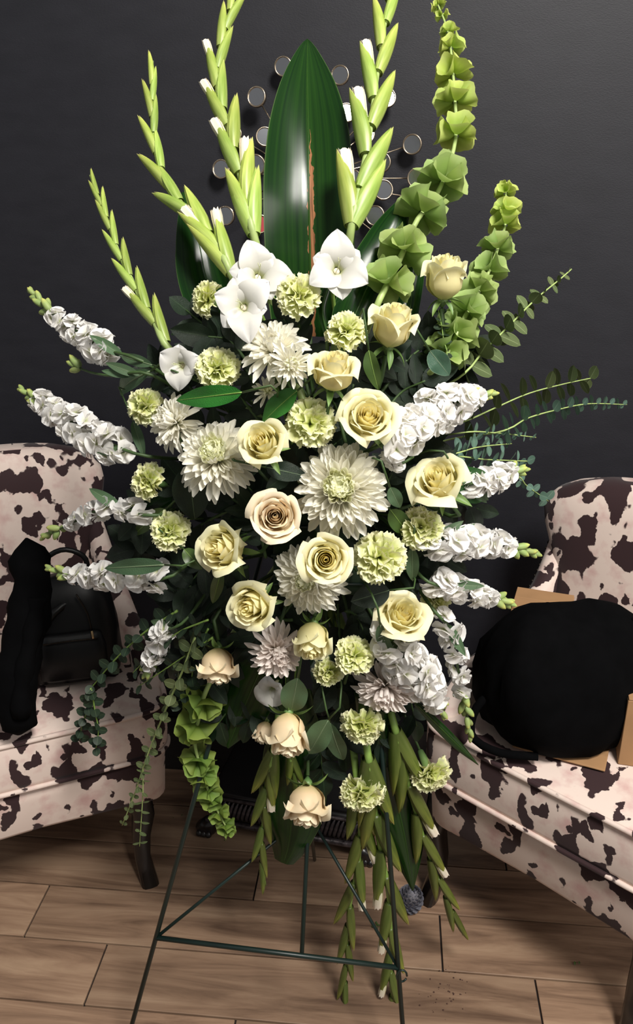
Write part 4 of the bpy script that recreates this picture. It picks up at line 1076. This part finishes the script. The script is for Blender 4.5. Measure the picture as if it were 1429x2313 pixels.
broad('salal_leaf', (600, 1055), (690, 1075), 22, 'dark leaf below the rose touching the cream chrysanthemum', 'leafd', .0)
broad('salal_leaf', (375, 1150), (285, 1210), 18, 'olive leaf behind the left edge carnations', 'leafolive', .03, roll=.4)
broad('salal_leaf', (832, 790), (850, 880), 18, 'olive strap leaf hanging right of the cream rose bud', 'leafolive', .0, roll=.3)
broad('stock_leaf', (930, 1235), (932, 1320), 15, 'grey green leaf hanging beside the round lime carnation', 'leafg', -.0)
broad('salal_leaf', (500, 1285), (478, 1372), 14, 'narrow olive leaf hanging below the left facing rose', 'leafolive', .0)
broad('salal_leaf', (880, 1100), (905, 1150), 16, 'small grey green leaf right of the largest chrysanthemum', 'leafg', -.01)
broad('stock_leaf', (858, 1410), (880, 1500), 17, 'curled grey green leaf beside the dense lower stock', 'leafg', -.03, roll=.5)
broad('salal_leaf', (415, 1240), (455, 1285), 18, 'dark green leaf below the left facing rose at its left', 'leafolive', .0)
broad('salal_leaf', (880, 1150), (925, 1210), 22, 'green leaf tucked above the round lime carnation', 'leafolive', .01)
broad('stock_leaf', (300, 950), (325, 1030), 12, 'slim green leaf behind the longest left stock', 'leafg', .02)

# ------------------------------------------------------------------ dark filler sprigs
FLEAF = [leaf_me('leafd', .30, .25, .3, .1), leaf_me('leafd', .24, .2, .45, .1), leaf_me('leafolive', .26, .2, .3, .1)]
def sprig(bpx, tpx, label, n=11, ls=75, d=.07, dm=None, mats=(0, 1)):
    b = srf(*bpx, d+.02); tp = srf(*tpx, d if dm is None else dm)
    k = mpp(b); t = thing('salal_sprig', label, 'foliage', b, 'dark leafy sprigs filling the spray')
    C3 = crv([V((0, 0, 0)), (tp-b)*.5+V((0, .015, .01)), tp-b], 20)
    obj('stem', mesh('stem', *tube(C3, lambda q: .0028-.0015*q, 6)[:2], MT['dstem']), t)
    rd = random.Random(int(bpx[0]+tpx[1]))
    for i in range(n):
        q = .15+.85*(i+1)/n; j = min(18, int(q*19)); p = C3[j]; tan = (C3[j+1]-C3[j]).normalized(); tc = (CAM-b).normalized()
        side = tan.cross(tc).normalized()*(1 if i % 2 else -1)
        yv = (tan*rd.uniform(.3, .8)+side*rd.uniform(.5, 1)+tc*rd.uniform(-.25, .35)).normalized()
        if i == n-1: yv = tan
        zv = tc+V((rd.uniform(-.5, .5), rd.uniform(-.4, .4), rd.uniform(-.3, .6))); zv = (zv-yv*zv.dot(yv)).normalized()
        m3 = Matrix((yv.cross(zv), yv, zv)).transposed()
        obj('leaf', FLEAF[mats[rd.randrange(len(mats))]], t, mat4=M4(p, m3, ls*k*rd.uniform(.8, 1.2)))
SPR = [((620, 1000), (430, 800), 'behind the white bloom at the foot of the leftmost spike'), ((600, 900), (420, 700), 'behind the upper left blade leaf'),
       ((700, 900), (640, 720), 'behind the white chrysanthemum pair'), ((780, 900), (870, 800), 'under the tilted upper rose'),
       ((850, 900), (1000, 760), 'below the highest rose'), ((850, 960), (960, 860), 'above the large right stock'), ((900, 960), (1070, 790), 'beside the big round eucalyptus leaves'),
       ((620, 1100), (430, 960), 'between the side on and reddish eyed chrysanthemums'), ((560, 1150), (400, 1100), 'below the reddish eyed chrysanthemum'),
       ((700, 1150), (640, 1060), 'between the two spiral roses'), ((560, 1200), (420, 1330), 'lower left of the left facing rose'),
       ((600, 1260), (560, 1140), 'left of the peachy spiral rose'), ((600, 1330), (430, 1430), 'left of the down turned rose'),
       ((850, 1130), (960, 1000), 'behind the big right hand rose'), ((900, 1150), (1080, 1150), 'below the round green leaf'),
       ((880, 1230), (1000, 1260), 'between the right hand stocks'), ((820, 1330), (920, 1290), 'above the folded rose'), ((780, 1380), (830, 1450), 'left of the folded rose'),
       ((660, 1400), (560, 1460), 'above the blush chrysanthemum'), ((700, 1430), (760, 1560), 'below the small shaded carnation'),
       ((640, 1480), (560, 1640), 'behind the wilting bloom'), ((760, 1500), (780, 1700), 'behind the upper hanging carnation'),
       ((880, 1420), (940, 1640), 'behind the dense lower stock'), ((700, 1560), (730, 1760), 'above the lowest rose'), ((520, 1350), (400, 1500), 'among the lower left eucalyptus'),
       ((780, 1000), (740, 890), 'behind the cream rose bud'), ((450, 900), (350, 840), 'behind the curled stock leaf'), ((400, 1150), (310, 1180), 'at the left edge by the carnations'),
       ((420, 1250), (300, 1240), 'behind the long grey green leaf'), ((820, 1200), (760, 1210), 'between the largest chrysanthemum and the central rose')]
for b_, t_, w_ in SPR:
    sprig(b_, t_, 'dark leafy salal sprig '+w_, d=.06)
for b_, t_, w_ in [((600, 1350), (400, 1330), 'right of the shaded small stock cluster'), ((620, 1400), (460, 1560), 'above the bells of Ireland at lower left'),
                   ((560, 1280), (380, 1380), 'over the lower left stems'), ((640, 1500), (480, 1650), 'beside the dark triangular blade leaf'), ((520, 1150), (330, 1300), 'beneath the left edge carnations'),
                   ((800, 1500), (860, 1680), 'between the two hanging carnations and the dense stock'), ((560, 820), (470, 760), 'under the overlapping gladiolus pair')]:
    sprig(b_, t_, 'dark leafy salal sprig '+w_, 12, 80, d=.05)
sprig((640, 1150), (760, 1000), 'deep shadowed salal sprig at the very centre of the spray', 14, 90, .10)
sprig((700, 1300), (560, 1100), 'deep shadowed salal sprig behind the left facing rose', 14, 90, .11)
sprig((760, 1300), (900, 1120), 'deep shadowed salal sprig behind the big right hand rose and largest chrysanthemum', 14, 90, .11)
sprig((720, 1250), (620, 1420), 'deep shadowed salal sprig behind the down turned rose', 14, 90, .11)
sprig((760, 1250), (860, 1440), 'deep shadowed salal sprig behind the lime carnations', 14, 90, .11)

# ------------------------------------------------------------------ eucalyptus
def euc_leaf(mat, asp):
    g = leaf_grid(7, 8, asp, .1, .15, 0, prof=lambda v: math.sin(PI*min(1, v**.9))**.55 if v < 1 else 0)
    return mesh('leaf', g[0], g[1], MT[mat], g[2])
EL = {m: euc_leaf(m, .46) for m in ('euc', 'eucb', 'eucd')}
def euc(pts, label, r0, r1, n, mat='euc', d=.04, edge=.35, stemr=.0016):
    """pts base->tip. r0,r1 leaf length in px at base/tip; edge: how edge-on the leaves look"""
    P3 = [srf(x, y, d) for x, y in pts]; base = P3[0]; C3 = crv(P3, 60); k = mpp(C3[30])
    t = thing('eucalyptus_sprig', label, 'eucalyptus', base, 'silver dollar eucalyptus sprigs')
    st = crv(([FC-base]+back(base, base) if ((base-FC).length < .55 and pts[0][0] > 700) else [])+[p-base for p in P3], 44)
    obj('stem', mesh('stem', *tube(st, lambda q: stemr*(1.1-.6*q), 6)[:2], MT['bstem' if mat != 'eucd' else 'stem']), t)
    rd = random.Random(int(sum(pts[0])+n))
    for i in range(n):
        q = (i+.6)/n; j = max(1, min(58, int(q*59))); p = C3[j]; tan = (C3[j+1]-C3[j-1]).normalized(); tc = (CAM-p).normalized()
        side = tan.cross(tc).normalized(); a0 = (0 if i % 2 else PI/2)*(1-edge)+rd.uniform(-.3, .3)
        for sg in (0, PI):
            dv = Quaternion(tan, a0+sg) @ side
            yv = (dv+tan*rd.uniform(-.05, .35)).normalized()
            zv = tan-yv*tan.dot(yv); zv = (zv.normalized()*1.0+tc*(1.7-2*edge)+V((0, 0, .15))).normalized(); zv = (zv-yv*zv.dot(yv)).normalized()
            m3 = Matrix((yv.cross(zv), yv, zv)).transposed()
            obj('leaf', EL[mat], t, mat4=M4(p-base, m3, lerp(r0, r1, q**1.2)*k*rd.uniform(.85, 1.12)))
    return t
euc([(1040, 850), (1090, 795), (1150, 735), (1210, 675), (1265, 630), (1290, 608)], 'eucalyptus sprig with large round leaves rising to the right', 60, 10, 17, 'euc', .04, .25, .0022)
euc([(1040, 955), (1110, 925), (1190, 890), (1270, 868), (1345, 852)], 'eucalyptus sprig with edge on leaves, upper of the two long right ones', 46, 34, 11, 'euc', .04, .62)
euc([(1130, 975), (1190, 945), (1260, 925), (1330, 912), (1415, 914)], 'longest eucalyptus sprig pointing right to the photo edge', 34, 12, 17, 'eucb', .02, .6)
euc([(1040, 978), (1120, 978), (1210, 988)], 'short eucalyptus sprig below the longest one', 28, 12, 9, 'eucb', .03, .4)
euc([(1010, 1028), (1080, 1010), (1155, 1002)], 'short bluish eucalyptus sprig above the right hand stock', 38, 14, 9, 'eucb', .03, .3)
euc([(1010, 1030), (1100, 1038), (1198, 1042)], 'straight eucalyptus sprig just above the stock behind the round leaf', 36, 22, 9, 'eucb', .04, .4)
euc([(1150, 1070), (1190, 1098), (1238, 1132)], 'small eucalyptus tip touching the right chair back', 16, 26, 6, 'eucb', .05, .2)
euc([(1000, 830), (1000, 760), (990, 700)], 'dark small leaved sprig directly under the highest rose', 26, 16, 8, 'eucd', .03, .2)
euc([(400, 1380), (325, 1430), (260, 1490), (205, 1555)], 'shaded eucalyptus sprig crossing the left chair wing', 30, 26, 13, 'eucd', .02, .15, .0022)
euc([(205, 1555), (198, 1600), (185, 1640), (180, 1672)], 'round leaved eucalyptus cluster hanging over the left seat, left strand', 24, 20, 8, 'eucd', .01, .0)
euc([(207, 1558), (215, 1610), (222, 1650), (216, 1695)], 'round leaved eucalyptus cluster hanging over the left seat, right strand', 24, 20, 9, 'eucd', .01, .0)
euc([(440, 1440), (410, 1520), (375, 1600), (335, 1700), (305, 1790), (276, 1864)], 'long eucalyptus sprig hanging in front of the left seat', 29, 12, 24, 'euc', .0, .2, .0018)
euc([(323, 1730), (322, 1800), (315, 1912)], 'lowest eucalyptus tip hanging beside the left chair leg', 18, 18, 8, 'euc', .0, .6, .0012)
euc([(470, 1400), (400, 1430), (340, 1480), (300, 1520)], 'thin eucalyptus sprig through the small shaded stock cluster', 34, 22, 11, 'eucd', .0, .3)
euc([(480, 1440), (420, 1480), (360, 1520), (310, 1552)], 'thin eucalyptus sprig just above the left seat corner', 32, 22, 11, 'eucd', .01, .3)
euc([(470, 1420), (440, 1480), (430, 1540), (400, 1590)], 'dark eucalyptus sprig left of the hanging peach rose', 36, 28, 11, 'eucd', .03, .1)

# ------------------------------------------------------------------ pine cone and floor litter
def pinecone(px, py, r, label, mat, up=(.1, -.35, 1)):
    c = onz(px, py, 0); s = r*mpp(c)*.95
    t = thing('pine_cone', label, 'pine cone', (c.x, c.y, s*.82)); ax = V(up).normalized(); rot = frame(ax)
    obj('core', mesh('core', *lathe([(.1, -.9), (.4, -.7), (.6, 0), (.35, .7), (.1, 1)], 12)[:2], MT[mat]), t, mat4=M4((0, 0, 0), rot, s*.8))
    def fn(u, v): return (u*.26*math.sin(PI*(.2+.65*v))**.8, v*.55, .10*u*u+.12*v*v+(.05 if v > .9 else 0))
    g = grid(5, 4, fn); g2 = grid(5, 4, lambda u, v: tuple(V(fn(u, v))-V((0, 0, .07*v)))); vs, fs, gs, fm = join([g, g2])
    me = mesh('scale', vs, fs, MT[mat])
    for i in range(90):
        q = (i+.5)/90; th = i*2.39996; z = lerp(-.8, .95, q); rr = .62*math.sqrt(max(.02, 1-(z*.95)**2))
        phi = lerp(1.7, .15, q)
        d0 = V((math.sin(phi)*math.cos(th), math.sin(phi)*math.sin(th), math.cos(phi))); zz = V((-math.cos(phi)*math.cos(th), -math.cos(phi)*math.sin(th), math.sin(phi)))
        m3 = Matrix((d0.cross(zz), d0, zz)).transposed()
        obj('scale', me, t, mat4=M4(rot@(V((rr*.75*math.cos(th), rr*.75*math.sin(th), z*.75))*s), rot@m3, s*.85))
MT['silver'] = mat_plain('silver_paint', rgb(185, 185, 195), .35, .5, noise=.5, nscale=120)
pinecone(925, 2052, 37, 'silver painted pine cone on the floor behind the right easel leg', 'silver')
# litter
def scrap(px, py, label, n=5, s=.006):
    c = onz(px, py, 0); t = thing('leaf_scrap', label, 'leaf scrap', (c.x, c.y, .001)); rd = random.Random(px)
    for i in range(n):
        rot = Matrix.Rotation(rd.uniform(0, 6), 3, 'Z')@Matrix.Rotation(rd.uniform(-.3, .3), 3, 'X')
        obj('leaflet', FLEAF[2], t, mat4=M4((rd.uniform(-.012, .012), rd.uniform(-.012, .012), .002+rd.uniform(0, .003)), rot, s*rd.uniform(.8, 1.8)))
scrap(850, 2092, 'scattered green leaf scraps on the floor left of the longest gladiolus', 8)
scrap(404, 1845, 'single tiny dark scrap on the floor right of the left chair leg', 2, .004)
scrap(1308, 2182, 'tiny green scrap on the floor under the right chair', 3, .005)
scrap(508, 1893, 'crumbled leaf bits under the hanging bells of Ireland tip', 6, .005)
MT['crumb'] = mat_plain('dark_crumb', rgb(70, 46, 36), .8, noise=.3)
rd = random.Random(3); parts = []
for i in range(46):
    c = onz(rd.uniform(945, 1055), rd.gauss(2235, 26), .0); sz = rd.uniform(.0006, .002)
    parts.append(xf(lathe([(.3, 0), (1, .2), (.6, .5)], 6), M4((c.x, c.y, 0), Matrix.Identity(3), sz)))
c0_ = onz(1000, 2240, 0)
vs, fs, gs, fm = join([xf(p_, Matrix.Translation(-V((c0_.x, c0_.y, 0)))) for p_ in parts])
t = thing('floor_crumbs', 'sprinkle of dark crumbs on the floor right of the easel', 'crumbs', (c0_.x, c0_.y, .0), me=mesh('floor_crumbs', vs, fs, MT['crumb'])); t['kind'] = 'stuff'
